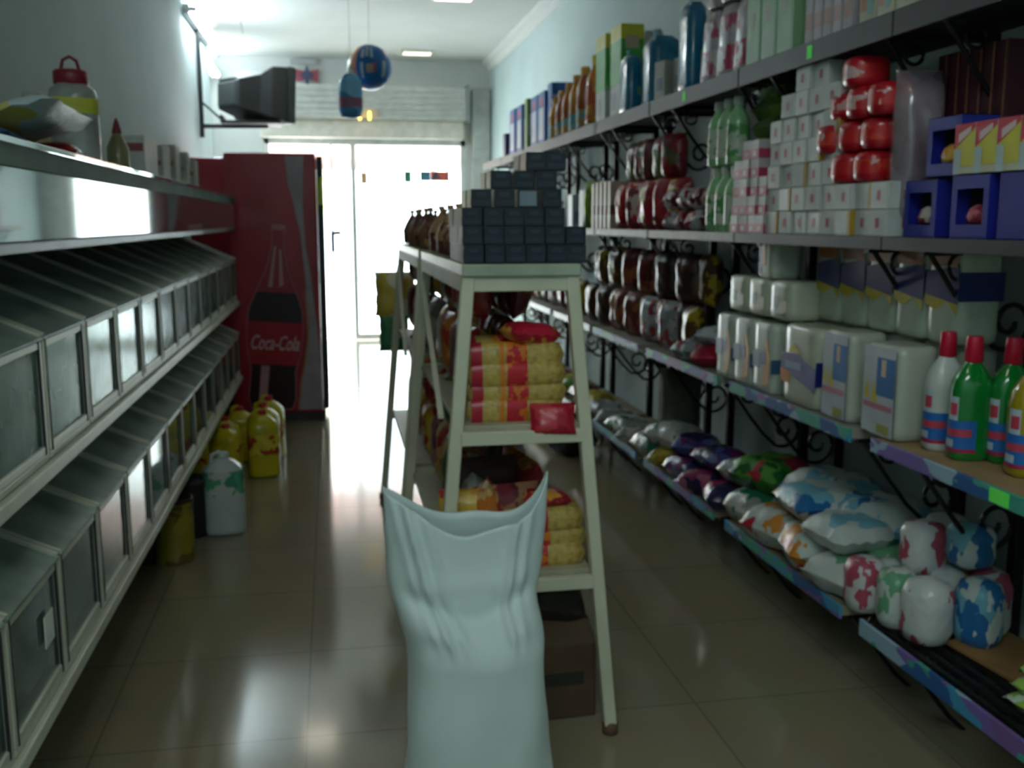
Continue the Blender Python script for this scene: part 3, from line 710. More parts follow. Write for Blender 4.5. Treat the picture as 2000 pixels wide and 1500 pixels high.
# cone-topped brown packs and lying snacks on the table tops beyond the pyramid
cone = [('wrap', MB().lathe([(.02, 0), (.045, .006), (.048, .07), (.035, .10), (.006, .15)], 12, p=2.6).mesh(PR([(130, 84, 60), (100, 56, 48), (170, 130, 90)], 16, .4))),
        ('twist', MB().lathe([(.006, .145), (.014, .165), (.010, .17)], 8).mesh(M((190, 150, 110), .5)))]
for i in range(16):
    a, b_ = i % 2, i // 2
    y = 3.20 + b_ * .28
    if 3.86 < y < 4.12: y += .0
    spawn(cone, 'twist_wrapped_pack', 'brown twist-topped pack on the stand tops, %s back in the %s file' % (ORD[b_], ('left', 'right')[a]), 'pack',
          (.405 + a * .12 + U(-.01, .01), y if not 3.90 < y < 4.06 else 4.12, 1.386), (0, 0, U(0, 3)), 'brown twist-topped packs on the stand tops')
bags2 = [((200, 196, 190), (170, 150, 130), 'whitish'), ((150, 80, 50), (190, 140, 80), 'brown'), ((120, 60, 50), (160, 90, 70), 'dark red brown')]
for i in range(6):
    c = bags2[i % 3]
    spawn(bag_kit(.13, .17, .06, [c[0], c[1]], i), 'snack_bag', '%s snack bag standing on the stand tops behind the pyramid, %s in line' % (c[2], ORD[i]), 'bag',
          (.62, 3.2 + i * .36, 1.386), (0, 0, PI / 2 + U(-.2, .2)), None)

# spaghetti packs: yellow with a red and orange band
def pasta(seed):
    b = MB().lathe([(.004, -.145), (.034, -.13), (.04, -.10), (.04, .10), (.034, .13), (.004, .145)], 14, sy=.62, p=2.6)
    b.xf(Matrix.Rotation(-PI / 2, 4, 'Y') @ Matrix.Rotation(0, 4, 'Z'))
    body = b.mesh(M((196, 168, 88), .35, var=.18, scale=60, bump=.3, bscale=80, coat=.4))
    q = MB().lathe([(.0408, -.03), (.0408, .03)], 14, sy=.62, p=2.6, cap=False); q.xf(Matrix.Rotation(-PI / 2, 4, 'Y'))
    q2 = MB().lathe([(.0412, .036), (.0412, .05)], 14, sy=.62, p=2.6, cap=False); q2.xf(Matrix.Rotation(-PI / 2, 4, 'Y'))
    q3 = MB().lathe([(.0412, .10), (.036, .131)], 14, sy=.62, p=2.6, cap=False); q3.xf(Matrix.Rotation(-PI / 2, 4, 'Y'))
    return [('film', body), ('red_band', q.mesh(PR([(190, 30, 50), (214, 120, 40), (200, 40, 50)], 30, .3, (1, 1, 1), 0))), ('orange_stripe', q2.mesh(M((220, 130, 40), .3))), ('end_band', q3.mesh(M((180, 36, 60), .3)))]
PK = pasta(0)
for lvl, (z0, hx_, lay) in enumerate(((.9375, .155, 4), (.5025, .20, 3))):
    for l in range(lay):
        for dpt in range(3):
            for s in (-1, 1) if lvl == 1 else (0,):
                if lvl == 1 and s == -1 and dpt == 0 and l > 1: continue
                x = .51 + (s * .0 if lvl == 0 else (.065 if s > 0 else -.05) + .0)
                if lvl == 1 and s == -1: continue
                spawn(PK, 'pasta_pack', 'yellow pasta pack on the front stand, %s shelf, %s layer up, %s from front' % (('upper', 'lower')[lvl], ORD[l], ORD[dpt]), 'pasta pack',
                      (x + U(-.008, .008), 2.765 + dpt * .088 + (l % 2) * .006, z0 + .0275 + l * .0525), (U(-.1, .1), 0, U(-.05, .05)), 'pasta packs stacked on the front stand')
rb = bag_kit(.16, .11, .06, [(176, 24, 50), (190, 36, 60), (210, 150, 60)], 3, True)
spawn(rb, 'snack_bag', 'crimson bag lying on top of the pasta stack of the front stand', 'bag', (.55, 2.79, 1.155), (0, .1, .3))
spawn(bag_kit(.13, .09, .05, [(176, 24, 50), (200, 60, 70)], 4, True), 'snack_bag', 'crimson bag leaning in front of the pasta stack at its right', 'bag', (.60, 2.705, .945), (1.2, 0, -.1))
spawn(bag_kit(.15, .10, .05, [(150, 24, 44), (190, 36, 60), (214, 150, 60)], 5, True), 'snack_bag', 'dark red bag lying on top of the lower pasta stack of the front stand', 'bag', (.60, 2.80, .668), (0, .08, .2))

# snack bags filling the stand shelves
SN = [('red and gold', [(170, 36, 44), (190, 60, 50), (210, 160, 90)]), ('brown', [(120, 70, 50), (150, 96, 60), (90, 44, 40)]), ('orange', [(206, 120, 50), (180, 50, 40), (220, 180, 120)]),
      ('dark maroon', [(90, 30, 40), (120, 40, 50), (150, 110, 80)]), ('olive green', [(90, 110, 50), (120, 130, 60), (60, 90, 50)]), ('silvery white', [(190, 190, 186), (160, 150, 150), (180, 80, 80)]),
      ('golden yellow', [(206, 170, 60), (190, 140, 50), (170, 50, 50)])]
SNK = [bag_kit(.17, .235, .085, c[1], i * 3 + 1, scale=13) for i, c in enumerate(SN)]
SNL = [bag_kit(.15, .20, .075, c[1], i * 3 + 2, scale=14) for i, c in enumerate(SN)]
cnt = 0
def used_y(y): return any(a <= y <= b_ for a, b_ in ((2.69, 3.92), (4.06, 5.30)))
SHN = ['upper', 'lower']
for lv, z0 in enumerate((.9385, .5035)):
    for side in (0, 1):
        y = 3.08 if lv == 0 else (2.80 if side == 0 else 3.10); i = 0
        while y < 5.28:
            if used_y(y - .06) and used_y(y + .06):
                j = (i * 3 + lv * 2 + side * 4 + i // 5) % 7
                h0 = (.155, .20)[lv] if side else (.155, .20)[lv]
                xo = (.51 - h0 * .50) if side == 0 else (.51 + h0 * .50)
                lab = '%s snack bag standing on %s stand shelf, %s from near end, %s' % (SN[j][0], SHN[lv], ORD[i], ('bins side', 'wall side')[side])
                spawn(SNK[j], 'snack_bag', lab, 'bag', (xo, y, z0 + .009), (U(-.10, .10), U(-.04, .04), (PI / 2 if side else -PI / 2) + U(-.22, .22)), None)
                i += 1
            y += .148
    # second layer lying across
    y = 3.14; i = 0
    while y < 5.25:
        if used_y(y - .08) and used_y(y + .08) :
            for side in (0, 1):
                j = (i * 5 + lv + side * 3) % 7
                h0 = (.12, .15)[lv]
                if lv == 1 and side == 1: continue
                lab = '%s bag atop others, %s stand shelf, %s from near end, %s' % (SN[j][0], SHN[lv], ORD[i], ('bins side', 'wall side')[side])
                b_ = SNL[j][0][1]
                spawn([('film', b_)], 'snack_bag', lab, 'bag', (.51 + (-h0 if side == 0 else h0) * .55, y + U(-.02, .02), z0 + .256), (U(.9, 1.2) * (1 if side else -1) * 0 + U(-.2, .2), U(-.15, .15), (PI / 2) + U(-.5, .5)), None)
            i += 1
        y += .2
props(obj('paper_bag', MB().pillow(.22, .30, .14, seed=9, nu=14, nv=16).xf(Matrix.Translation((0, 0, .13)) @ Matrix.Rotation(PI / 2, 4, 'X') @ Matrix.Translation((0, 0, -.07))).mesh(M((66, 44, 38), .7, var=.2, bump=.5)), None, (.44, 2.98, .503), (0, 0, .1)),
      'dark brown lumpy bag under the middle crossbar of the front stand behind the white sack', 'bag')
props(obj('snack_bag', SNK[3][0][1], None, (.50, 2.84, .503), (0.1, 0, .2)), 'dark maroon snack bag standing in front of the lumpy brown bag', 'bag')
props(obj('snack_bag', SNK[6][0][1], None, (.37, 2.80, .503), (0.1, 0, -.1)), 'golden yellow snack bag behind the left leg of the front stand', 'bag')
# bags hanging at the far end of the second stand
for (nm_w, nm_h, nm_t, mt_, x_, y_, z_, lb_) in ((.22, .24, .12, PR([(206, 180, 70), (214, 190, 90), (230, 226, 210)], 6, .4), .335, 5.46, .99, 'yellow bag hanging off the far end of the second stand'),
                                     (.17, .20, .14, M((60, 130, 90), .4, bump=.4), .335, 5.60, .78, 'round green bag hanging below the yellow bag at the second stand')):
    hb_ = empty('shopping_bag', (x_, y_, z_)); props(hb_, lb_, 'bag')
    obj('sack_body', MB().pillow(nm_w, nm_h, nm_t, seed=12).xf(Matrix.Translation((0, 0, nm_h / 2)) @ Matrix.Rotation(PI / 2, 4, 'X') @ Matrix.Translation((0, 0, -nm_t / 2))).mesh(mt_), hb_)
    obj('strap', MB().tube([(0, 0, nm_h - .03), (.01, -.03, 1.2 - z_), (.04, 5.315 - y_, 1.36 - z_)], .006, 6).mesh(mt_), hb_)
# carton under the front stand
cbx = [('carton', MB().box(-.10, -.13, 0, .10, .13, .24).mesh(M((92, 72, 54), .8, var=.12), .006)), ('printed_patch', MB().box(-.07, -.1315, .11, .06, -.130, .15).mesh(M((50, 50, 40), .8))),
       ('flap', MB().add([(-.10, -.13, .24), (.10, -.13, .24), (.09, -.06, .30), (-.10, -.06, .29)], [(0, 1, 2, 3)]).mesh(M((100, 80, 60), .8)))]
spawn(cbx, 'cardboard_box', 'brown cardboard box on the floor under the front stand, right of the white sack', 'box', (.655, 2.90, 0), (0, 0, .04))
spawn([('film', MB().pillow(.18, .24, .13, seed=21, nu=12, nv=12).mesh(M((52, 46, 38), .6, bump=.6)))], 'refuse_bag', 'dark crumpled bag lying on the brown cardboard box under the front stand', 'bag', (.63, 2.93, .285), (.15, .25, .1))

# ------------------------------------------------------------------ white woven sack
sm_ = bpy.data.materials.new('woven_plastic'); sm_.use_nodes = True
nt = sm_.node_tree; b = nt.nodes['Principled BSDF']; b.inputs['Roughness'].default_value = .5; b.inputs['Sheen Weight'].default_value = .2
tc = nt.nodes.new('ShaderNodeTexCoord'); n1 = nt.nodes.new('ShaderNodeTexNoise'); n1.inputs['Scale'].default_value = 5
rr = nt.nodes.new('ShaderNodeValToRGB'); rr.color_ramp.elements[0].color = rgb((192, 208, 206)); rr.color_ramp.elements[1].color = rgb((218, 232, 229))
nt.links.new(tc.outputs['Object'], n1.inputs['Vector']); nt.links.new(n1.outputs['Fac'], rr.inputs['Fac']); nt.links.new(rr.outputs['Color'], b.inputs['Base Color'])
wv = nt.nodes.new('ShaderNodeTexWave'); wv.inputs['Scale'].default_value = 90; wv.inputs['Distortion'].default_value = 1
bp = nt.nodes.new('ShaderNodeBump'); bp.inputs['Strength'].default_value = .15; bp.inputs['Distance'].default_value = .002
nt.links.new(tc.outputs['Object'], wv.inputs['Vector']); nt.links.new(wv.outputs['Fac'], bp.inputs['Height']); nt.links.new(bp.outputs['Normal'], b.inputs['Normal'])

def sstep(a, b_, x):
    t = min(1, max(0, (x - a) / (b_ - a))); return t * t * (3 - 2 * t)
def interp(tab, z):
    for (z0, w0), (z1, w1) in zip(tab, tab[1:]):
        if z <= z1: 
            t = (z - z0) / (z1 - z0); t = t * t * (3 - 2 * t); return w0 + (w1 - w0) * t
    return tab[-1][1]
def sackpt(u, v, inner=0):
    th = 2 * PI * u; c, s_ = math.cos(th), math.sin(th)
    ear = abs(c) ** 2.2
    front = s_ < 0
    ztop = .812 + (.112 * abs(c) ** 3.4 if c > 0 else .094 * abs(c) ** 1.5) - .012 * c * (1 - abs(c)) * 2 + (.006 if not front else -.012) * (1 - ear) + .012 * math.sin(5 * th + 1) * (1 - ear)
    z = ztop * v
    hw = interp([(0, .150), (.03, .178), (.12, .184), (.3, .168), (.48, .158), (.60, .166), (.72, .183), (.82, .189), (.92, .192)], z)
    dp = interp([(0, .12), (.03, .145), (.15, .155), (.35, .152), (.50, .146), (.57, .125), (.66, .070), (.80, .042), (.92, .024)], z)
    p = 2.5
    q = (abs(c) ** p + abs(s_) ** p) ** (-1 / p)
    up = sstep(.52, .66, z)
    # pleats that fall from both ears towards the middle of the filled part
    fold = 0
    if s_ < .3:
        fx = c * q
        for side, off, amp in ((1, .62, .026), (1, .80, .014), (-1, .70, .030), (-1, .50, .016), (-1, .86, .012)):
            lin_ = side * (off + (.84 - z) * -1.1 * (.6 if side > 0 else .9) + .0)
            fold += amp * math.exp(-((fx - lin_) / .055) ** 2) * sstep(.50, .60, z) * (1 - .3 * sstep(.8, .9, z))
        fold -= .030 * math.exp(-((z - .60 + .09 * fx * fx * -1) / .03) ** 2) * math.exp(-(fx / .8) ** 4)
    bul = 1 + .02 * math.sin(3 * th + z * 9) + .012 * math.sin(7 * th - z * 14) * (1 - up)
    x = hw * c * q * bul + -.024 * up
    y = (dp + fold) * s_ * q * bul
    # front lip sags outwards
    if front: y -= .016 * sstep(.70, .80, z) * (1 - ear)
    if inner:
        x *= .985; y = y * .80; z -= .002
    return (x, y, z)
sk = MB().grid(lambda u, v: sackpt(u, v), 112, 90, closed=True)
sk.grid(lambda u, v: sackpt(u, 1 - v * .22, 1), 112, 10, closed=True)
sk.add([sackpt(i / 112, 0) for i in range(112)], [list(range(112))[::-1]])
sk.add([sackpt(i / 112, 1) for i in range(112)] + [sackpt(i / 112, 1, 1) for i in range(112)], [(i, (i + 1) % 112, 112 + (i + 1) % 112, 112 + i) for i in range(112)], 0, True)
so = empty('woven_sack', (.312, 2.22, 0)); props(so, 'large white woven plastic sack, full and open at the top, in front of the stand', 'sack')
obj('fabric', sk.mesh(sm_, weld=True), so)
gr = MB().grid(lambda u, v: ((.02 + .12 * v) * math.cos(2 * PI * u), (.01 + .045 * v) * math.sin(2 * PI * u), .64 + .02 * (1 - v)), 24, 5, closed=True)
gr.add([(.02 * math.cos(2 * PI * i / 24), .01 * math.sin(2 * PI * i / 24), .66) for i in range(24)], [list(range(24))])
obj('grain_contents', gr.mesh(M((200, 190, 160), .8, var=.2, scale=80, bump=.5)), so)
obj('stain', MB().grid(lambda u, v: (.085 + .03 * (u - .5) * 2, sackpt(.75 + .085 + .03 * (u - .5) * .5, .0)[1] * 0 - .1655 + .004 * u, .50 + .02 * (v - .5) * 2), 2, 2).mesh(M((120, 120, 110), .7)), so) if False else None

# ------------------------------------------------------------------ right wall shelving (wrought iron)
iron = M((22, 24, 26), .45, .3, var=.1)
darkb = M((44, 46, 48), .5)
def scroll(n=44):
    pts = [(0, -.010), (.03, -.05), (.10, -.145), (.165, -.225), (.215, -.27)]
    # arc into a spiral towards the post
    cx, cz, R0 = .262, -.205, .080
    a0 = math.radians(233)
    for i in range(n):
        t = i / (n - 1); a = a0 + t * 2 * PI * 1.35; r = R0 * (1 - .80 * t ** .8)
        pts.append((cx + r * math.cos(a), cz + r * math.sin(a) * 1.05))
    return pts
SCR = [(p[0], 0, p[1]) for p in scroll()]
def small_scroll():
    pts = []
    for i in range(26):
        t = i / 25; a = math.radians(90) + t * 2 * PI * 1.2; r = .045 * (1 - .75 * t)
        pts.append((.10 + r * math.cos(a), 0, -.055 + r * math.sin(a)))
    return pts
br_mesh = MB().tube(SCR, .0075, 6).tube(small_scroll(), .006, 6).mesh(iron)
SFX = 1.555; PX = 1.95
LV = [.30, .87, 1.455, 2.07]; LVN = ['bottom', 'lower middle', 'upper middle', 'top']
P0 = [1.70, 2.79, 3.865, 4.96, 5.95, 7.07, 8.20, 9.30]
P1 = [2.50, 3.57, 4.657, 5.70, 6.80, 7.90, 9.00, 10.10]
holo = PR([(30, 90, 150), (60, 150, 190), (120, 100, 170), (150, 180, 200), (60, 160, 140), (120, 90, 150)], 9, .5, (1, .5, 1), 0)
pale_edge = M((150, 150, 146), .4)
for u in range(8):
    a, b_ = P0[u] - .03, P1[u] + .14
    if u == 0: a = 1.45
    r = empty('wall_shelf_unit', (0, 0, 0)); props(r, 'black iron wall shelf unit with scroll brackets, %s from the near end' % ORD[u], 'shelf unit', 'black iron shelf units along the right wall')
    for py in (P0[u], P1[u]):
        obj('post', MB().box(PX - .018, py - .018, 0, PX + .018, py + .018, 2.14).mesh(iron, .003), r)
        for z in LV:
            obj('scroll_bracket', br_mesh, r, (SFX + .05, py, z - .03))
            obj('support_bar', MB().box(SFX + .03, py - .01, z - .048, PX - .018, py + .01, z - .031).mesh(iron), r)
    for li, z in enumerate(LV):
        aa, bb = (a, b_) if li < 2 else (P0[u] - .14 if u else 1.45, P1[u] + .145)
        if li == 0 and u == 0:
            q = MB()
            for k in range(9): q.box(SFX + .03 + k * .043, aa, z - .014, SFX + .047 + k * .043, bb, z)
            for k in range(5): q.box(SFX, aa + .1 + k * .25, z - .03, PX, aa + .115 + k * .25, z - .014)
            bo = obj('slatted_board', q.mesh(iron), r)
            obj('price_strip', MB().box(SFX - .012, aa, z - .04, SFX, bb, z + .012).mesh(holo, .003), bo)
        else:
            mat = [M((150, 140, 116), .5), M((168, 138, 96), .5) if u == 0 else M((150, 146, 136), .5), darkb if u < 2 else M((128, 124, 116), .5), darkb][li]
            bo = obj('board', MB().box(SFX, aa, z - .03, PX - .02, bb, z).mesh(mat, .003), r)
            if li in (0, 1): obj('price_strip', MB().box(SFX - .010, aa, z - .04, SFX, bb, z + .003).mesh(holo if u < 4 else pale_edge, .003), bo)
            elif li == 2: obj('edge_strip', MB().box(SFX - .008, aa, z - .036, SFX, bb, z + .002).mesh(darkb if u < 2 else M((150, 144, 134), .5), .002), bo)
            else: obj('edge_strip', MB().box(SFX - .012, aa, z - .065, SFX, bb, z + .004).mesh(M((34, 36, 38), .5), .002), bo)
            if li == 3 and u in (0, 1, 2):
                q = (3.12, 2.3, 4.3)[[1, 0, 2][u]] if u != 0 else None
                if q and aa < q < bb: obj('price_tag', MB().box(SFX - .014, q, z - .05, SFX - .0125, q + .035, z - .01).mesh(M((50, 220, 60), .5, emit=.15)), bo, (0, 0, 0))['label'] = 'neon green price tag'
            if li == 1 and u == 0: obj('price_tag', MB().box(SFX - .0125, 2.02, z - .035, SFX - .0105, 2.09, z - .0).mesh(M((90, 220, 80), .5, emit=.1)), bo)['label'] = 'neon green price tag'
Z0, Z1, Z2, Z3 = [z + .001 for z in LV]

def put(kit, name, label, cat, x, y, z, rz=0, group=None, rx=0, ry=0):
    return spawn(kit, name, label, cat, (x, y, z), (rx, ry, rz), group)
def cyl_bottle(r, h, mat, capc, lab=None, sy=1., p=2., lb=(.2, .6), neck=.4):
    k = [('body', MB().lathe([(r * .8, 0), (r, .006), (r, h * .62), (r * .9, h * .70), (r * neck, h * .84), (r * neck * .95, h * .88)], 18, sy=sy, p=p).mesh(mat)),
         ('cap', MB().lathe([(r * neck * 1.15, h * .87), (r * neck * 1.15, h * .985), (r * neck, h)], 12).mesh(M(capc, .4)))]
    if lab: k.append(('label', MB().lathe([(r * 1.012, h * lb[0]), (r * 1.012, h * lb[1])], 18, sy=sy, p=p, cap=False).mesh(lab)))
    return k

# ---- top shelf
k = carton(.14, .12, .24, (30, 44, 84), [('ym', (.45, .1, .9, .5), 0)], mats=[(190, 60, 60)])
put(k, 'carton', 'navy carton with a red patch at the far end of the top shelf', 'box', 1.70, 9.5, Z3)
bl = carton(.14, .24, .40, (40, 96, 170), [('xm', (.15, .12, .85, .7), 0), ('ym', (.15, .12, .85, .7), 0), ('xm', (.3, .74, .7, .9), 1), ('ym', (.3, .74, .7, .9), 1)], mats=[(190, 196, 214), (180, 60, 90)])
for i, y in enumerate((8.95, 8.62, 7.98, 7.70)):
    put(bl, 'detergent_box', 'blue detergent box with white panel on the top shelf, %s from the far end' % ORD[i], 'box', 1.68, y, Z3 if i < 2 else Z3, 0, 'blue detergent boxes at the far end of the top shelf')
k = carton(.12, .10, .42, (120, 150, 90), [('ym', (.1, .3, .9, .7), 0)], mats=[(180, 190, 130)])
put(k, 'detergent_box', 'slim green box standing between the blue detergent boxes on the top shelf', 'box', 1.67, 8.32, Z3)
k = carton(.24, .14, .44, (50, 100, 170), [('ym', (.05, .05, .35, .8), 0)], mats=[(170, 180, 200)])
put(k, 'detergent_box', 'wide blue box nearest the viewer among the blue boxes on the top shelf', 'box', 1.75, 7.50, Z3)
for i in range(9):
    c = [(206, 146, 50), (200, 120, 50), (170, 90, 50)][i % 3]
    kk = cyl_bottle(.055, .31 + .012 * i, M(c, .2, coat=.5), (200, 150, 60), PR([(110, 180, 190), (150, 190, 190), (190, 150, 80)], 12, .4, bump=0), lb=(.08, .34), neck=.5)
    put(kk, 'detergent_bottle', '%s bottle with pale cyan label on the top shelf, %s from the blue boxes' % (['amber', 'orange', 'rust coloured'][i % 3], ORD[i]), 'bottle', 1.64 + .05 * (i % 2), 7.30 - i * .105, Z3, U(-.3, .3))
kk = cyl_bottle(.075, .44, M((206, 130, 36), .2, coat=.5), (206, 196, 40), PR([(210, 150, 40), (190, 80, 40), (180, 100, 60)], 10, .4, bump=0), lb=(.1, .58), neck=.48)
put(kk, 'detergent_bottle', 'large amber bottle with yellow cap beside the green and yellow cartons on the top shelf', 'bottle', 1.66, 6.22, Z3)
gy = carton(.13, .20, .50, (190, 200, 196), [('xm', (0, .36, 1, .84), 0), ('ym', (0, .36, 1, .84), 0), ('xm', (0, .84, 1, 1), 1), ('ym', (0, .84, 1, 1), 1), ('ym', (.2, .74, .8, .88), 2), ('ym', (.5, .1, .8, .28), 3), ('xm', (.2, .1, .6, .28), 3),
                                            ('ym', [(0, .36), (1, .36), (1, .3), (0, .42)], 4)],
            mats=[(70, 176, 70), (214, 210, 50), (200, 180, 150), (150, 170, 180), (120, 190, 120)])
put(gy, 'tall_carton', 'tall green and yellow carton, the farther of the two on the top shelf', 'box', 1.66, 5.92, Z3)
put(gy, 'tall_carton', 'tall green and yellow carton, the nearer of the two on the top shelf', 'box', 1.665, 5.62, Z3 + .0)
k = carton(.10, .13, .46, (176, 180, 176), [('ym', (.1, .75, .9, .9), 0)], mats=[(150, 90, 100)])
put(k, 'tall_carton', 'grey carton with a dull red mark next to the green and yellow cartons', 'box', 1.78, 5.55, Z3)
def tealpack(w, d, h):
    return [('film', MB().lathe([(.40, .0), (.49, .03 * h), (.5, .1 * h), (.5, .82 * h), (.46, .93 * h), (.30, h)], 28, sx=w, sy=d, p=4).mesh(M((10, 120, 160), .22, var=.15, scale=14, coat=.5, bump=.3))),
            ('neck', MB().lathe([(.10, h * .99), (.06, h * 1.03), (.14, h * 1.10)], 12, sx=w, sy=w, c=(-w * .15, 0)).mesh(M((150, 200, 210), .3))),
            ('sticker', MB().add([(w * .12, -d / 2 - .002, h * .3), (w * .38, -d / 2 - .002, h * .3), (w * .38, -d / 2 - .002, h * .45), (w * .12, -d / 2 - .002, h * .45)], [(0, 1, 2, 3)]).mesh(M((90, 150, 90), .4)))]
put(tealpack(.17, .20, .36), 'shrink_pack', 'wide teal blue shrink-wrapped pack beside the tall cartons on the top shelf', 'pack', 1.70, 5.12, Z3)
put(tealpack(.09, .18, .30), 'shrink_pack', 'narrow teal blue pack at the left edge of the wide teal pack', 'pack', 1.61, 5.36, Z3)
put(tealpack(.09, .16, .38), 'shrink_pack', 'teal blue pack standing beside the pink and white packs on the top shelf', 'pack', 1.61, 4.42, Z3)
for i in range(2):
    put(carton(.05, .10, .20, (170, 170, 160), [('xm', (.2, .3, .8, .6), 0)], mats=[(90, 110, 130)]), 'carton', 'pale slim carton between the teal packs on the top shelf, %s from the wide one' % ORD[i], 'box', 1.63 + i * .05, 4.86 - i * .13, Z3, .2)
pw = [('film', MB().lathe([(.42, 0), (.5, .02), (.5, .25), (.44, .29), (.2, .30)], 24, sx=.11, sy=.13, p=5).mesh(M((196, 186, 192), .3, coat=.4, bump=.3))),
      ('printed_band', MB().lathe([(.507, .03), (.507, .13)], 24, sx=.11, sy=.13, p=5, cap=False).mesh(PR([(190, 60, 100), (180, 90, 120), (206, 196, 200)], 20, .3, (1, 1, .3)))),
      ('upper_band', MB().lathe([(.507, .18), (.507, .25)], 24, sx=.11, sy=.13, p=5, cap=False).mesh(PR([(190, 90, 120), (206, 196, 200), (200, 190, 196)], 24, .3, (1, 1, .3))))]
for i in range(3):
    put(pw, 'shrink_pack', 'pink and white shrink-wrapped pack on the top shelf, %s from the teal pack' % ORD[i], 'pack', 1.63 + (.01 * i), 4.17 - i * .155, Z3, .1, ry=.06)
for i in range(3):
    put(pw, 'shrink_pack', 'pink and white shrink-wrapped pack lying on the other pink ones, %s from the far side' % ORD[i], 'pack', 1.64, 4.15 - i * .15, Z3 + .305, .0)
gp = carton(.15, .125, .46, (150, 196, 150), [('xm', (.9, 0, 1, 1), 0), ('xm', (.25, .3, .6, .42), 1)], mats=[(110, 160, 116), (170, 180, 160)])
for i in range(3):
    put(gp, 'tall_carton', 'tall pale green carton on the top shelf, %s from the pink and white packs' % ORD[i], 'box', 1.645, 3.66 - i * .135, Z3)
for i in range(5):
    kk = carton(.10, .055, .34 - .01 * i, (186, 176, 182), [('xm', (.1, .15, .9, .3), 0), ('xm', (.3, .5, .7, .9), 1)], mats=[(190, 150, 140), (160, 150, 170)])
    put(kk, 'slim_carton', 'slim pinkish grey carton on the top shelf, %s from the pale green cartons' % ORD[i], 'box', 1.625, 3.22 - i * .064, Z3, U(-.05, .05))
for i in range(3):
    kk = carton(.12, .085, .26, (206, 204, 176), [('xm', (.1, .15, .45, .9), 0), ('xm', (.55, .1, .9, .6), 1)], mats=[(200, 130, 90), (120, 180, 170)])
    put(kk, 'carton', 'cream carton with orange and mint marks on the top shelf, %s from the slim cartons' % ORD[i], 'box', 1.63, 2.84 - i * .10, Z3, U(-.05, .05))
for i in range(6):
    kk = carton(.16, .13, .22, [(90, 90, 84), (120, 110, 100), (70, 76, 84)][i % 3])
    put(kk, 'carton', 'dim %s carton on the top shelf, %s after the cream cartons' % (['olive grey', 'taupe', 'slate'][i % 3], ORD[i]), 'box', 1.68, 2.48 - i * .155, Z3)

# ---- upper middle shelf
for i in range(4):
    kk = cyl_bottle(.045, .19, M((200, 204, 200), .3), (150, 160, 170), neck=.8)
    put(kk, 'jar', 'small white jar near the far end of the third shelf, %s in line' % ORD[i], 'jar', 1.63, 7.6 - i * .14, Z2)
for i in range(8):
    kk = carton(.12, .12, .2 + .03 * (i % 3), [(170, 160, 140), (120, 140, 130), (150, 110, 100)][i % 3])
    put(kk, 'carton', '%s carton on the third shelf beyond the stands, %s from the far end' % (['beige', 'grey green', 'reddish'][i % 3], ORD[i]), 'box', 1.66, 9.8 - i * .26, Z2)
put(carton(.11, .13, .22, (176, 190, 200), [('ym', (.1, .1, .9, .5), 0)], mats=[(120, 150, 160)]), 'carton', 'pale blue carton behind the top right of the dark pyramid', 'box', 1.64, 6.62, Z2)
put(carton(.10, .10, .24, (130, 150, 150)), 'carton', 'grey teal carton beside the pale blue one on the third shelf', 'box', 1.65, 6.38, Z2)
put(bag_kit(.15, .29, .08, [(120, 150, 50), (150, 170, 50), (90, 130, 60)], 3), 'snack_bag', 'lime green bag standing beside the thin beige packs on the third shelf', 'bag', 1.62, 6.14, Z2, -PI / 2 + .5)
for i in range(5):
    kk = carton(.11, .05, .27, (190, 176, 158), [('xm', (.75, 0, 1, 1), 0), ('ym', (0, .3, 1, .5), 0)], mats=[(130, 76, 70)])
    put(kk, 'slim_carton', 'thin beige pack with a brown edge on the third shelf, %s from lime bag' % ORD[i], 'pack', 1.62, 5.95 - i * .09, Z2)
rc = [[(176, 30, 50), (190, 50, 60), (150, 30, 40)], [(170, 36, 44), (200, 180, 80), (160, 30, 50)], [(190, 40, 56), (120, 24, 40), (206, 190, 180)]]
rn = ['crimson', 'red and yellow', 'red and white']
for i in range(8):
    j = i % 3
    put(bag_kit(.15, .25, .10, rc[j], i), 'pasta_bag', '%s bag in the lower tier, third shelf, %s from the beige packs' % (rn[j], ORD[i]), 'bag', 1.625 + .03 * (i % 2), 5.44 - i * .115, Z2, -PI / 2 + U(.1, .6))
tc_ = [[(90, 110, 50), (130, 40, 40), (60, 80, 50)], [(150, 40, 46), (110, 30, 40), (90, 90, 50)], [(80, 50, 40), (120, 40, 44), (60, 60, 44)]]
tn = ['green and red', 'dark crimson', 'brownish red']
for i in range(5):
    j = i % 3
    put(bag_kit(.15, .22, .09, tc_[j], i + 4), 'pasta_bag', '%s bag in the upper tier, third shelf, %s from the far side' % (tn[j], ORD[i]), 'bag', 1.66, 5.36 - i * .15, Z2 + .245, -PI / 2 + U(.2, .7))
wc = [[(196, 196, 206), (150, 40, 60), (206, 206, 210)], [(110, 26, 40), (190, 190, 200), (140, 34, 50)], [(90, 24, 36), (120, 30, 44), (206, 200, 204)]]
wn = ['white and red', 'maroon and white', 'dark maroon']
for i in range(12):
    j = (i * 2 + i // 3) % 3; r_ = i // 6
    put(bag_kit(.15, .13, .09, wc[j], i + 9, True, 16), 'snack_bag', '%s small bag heaped beside green bottles, %s, %s from far side' % (wn[j], ('lower layer', 'upper layer')[r_], ORD[i % 6]), 'bag',
        1.64 + .02 * (i % 2), 4.62 - (i % 6) * .085 - r_ * .03, Z2 + .002 + r_ * .10, U(-.5, .5), None, rx=-.25 + r_ * .1)
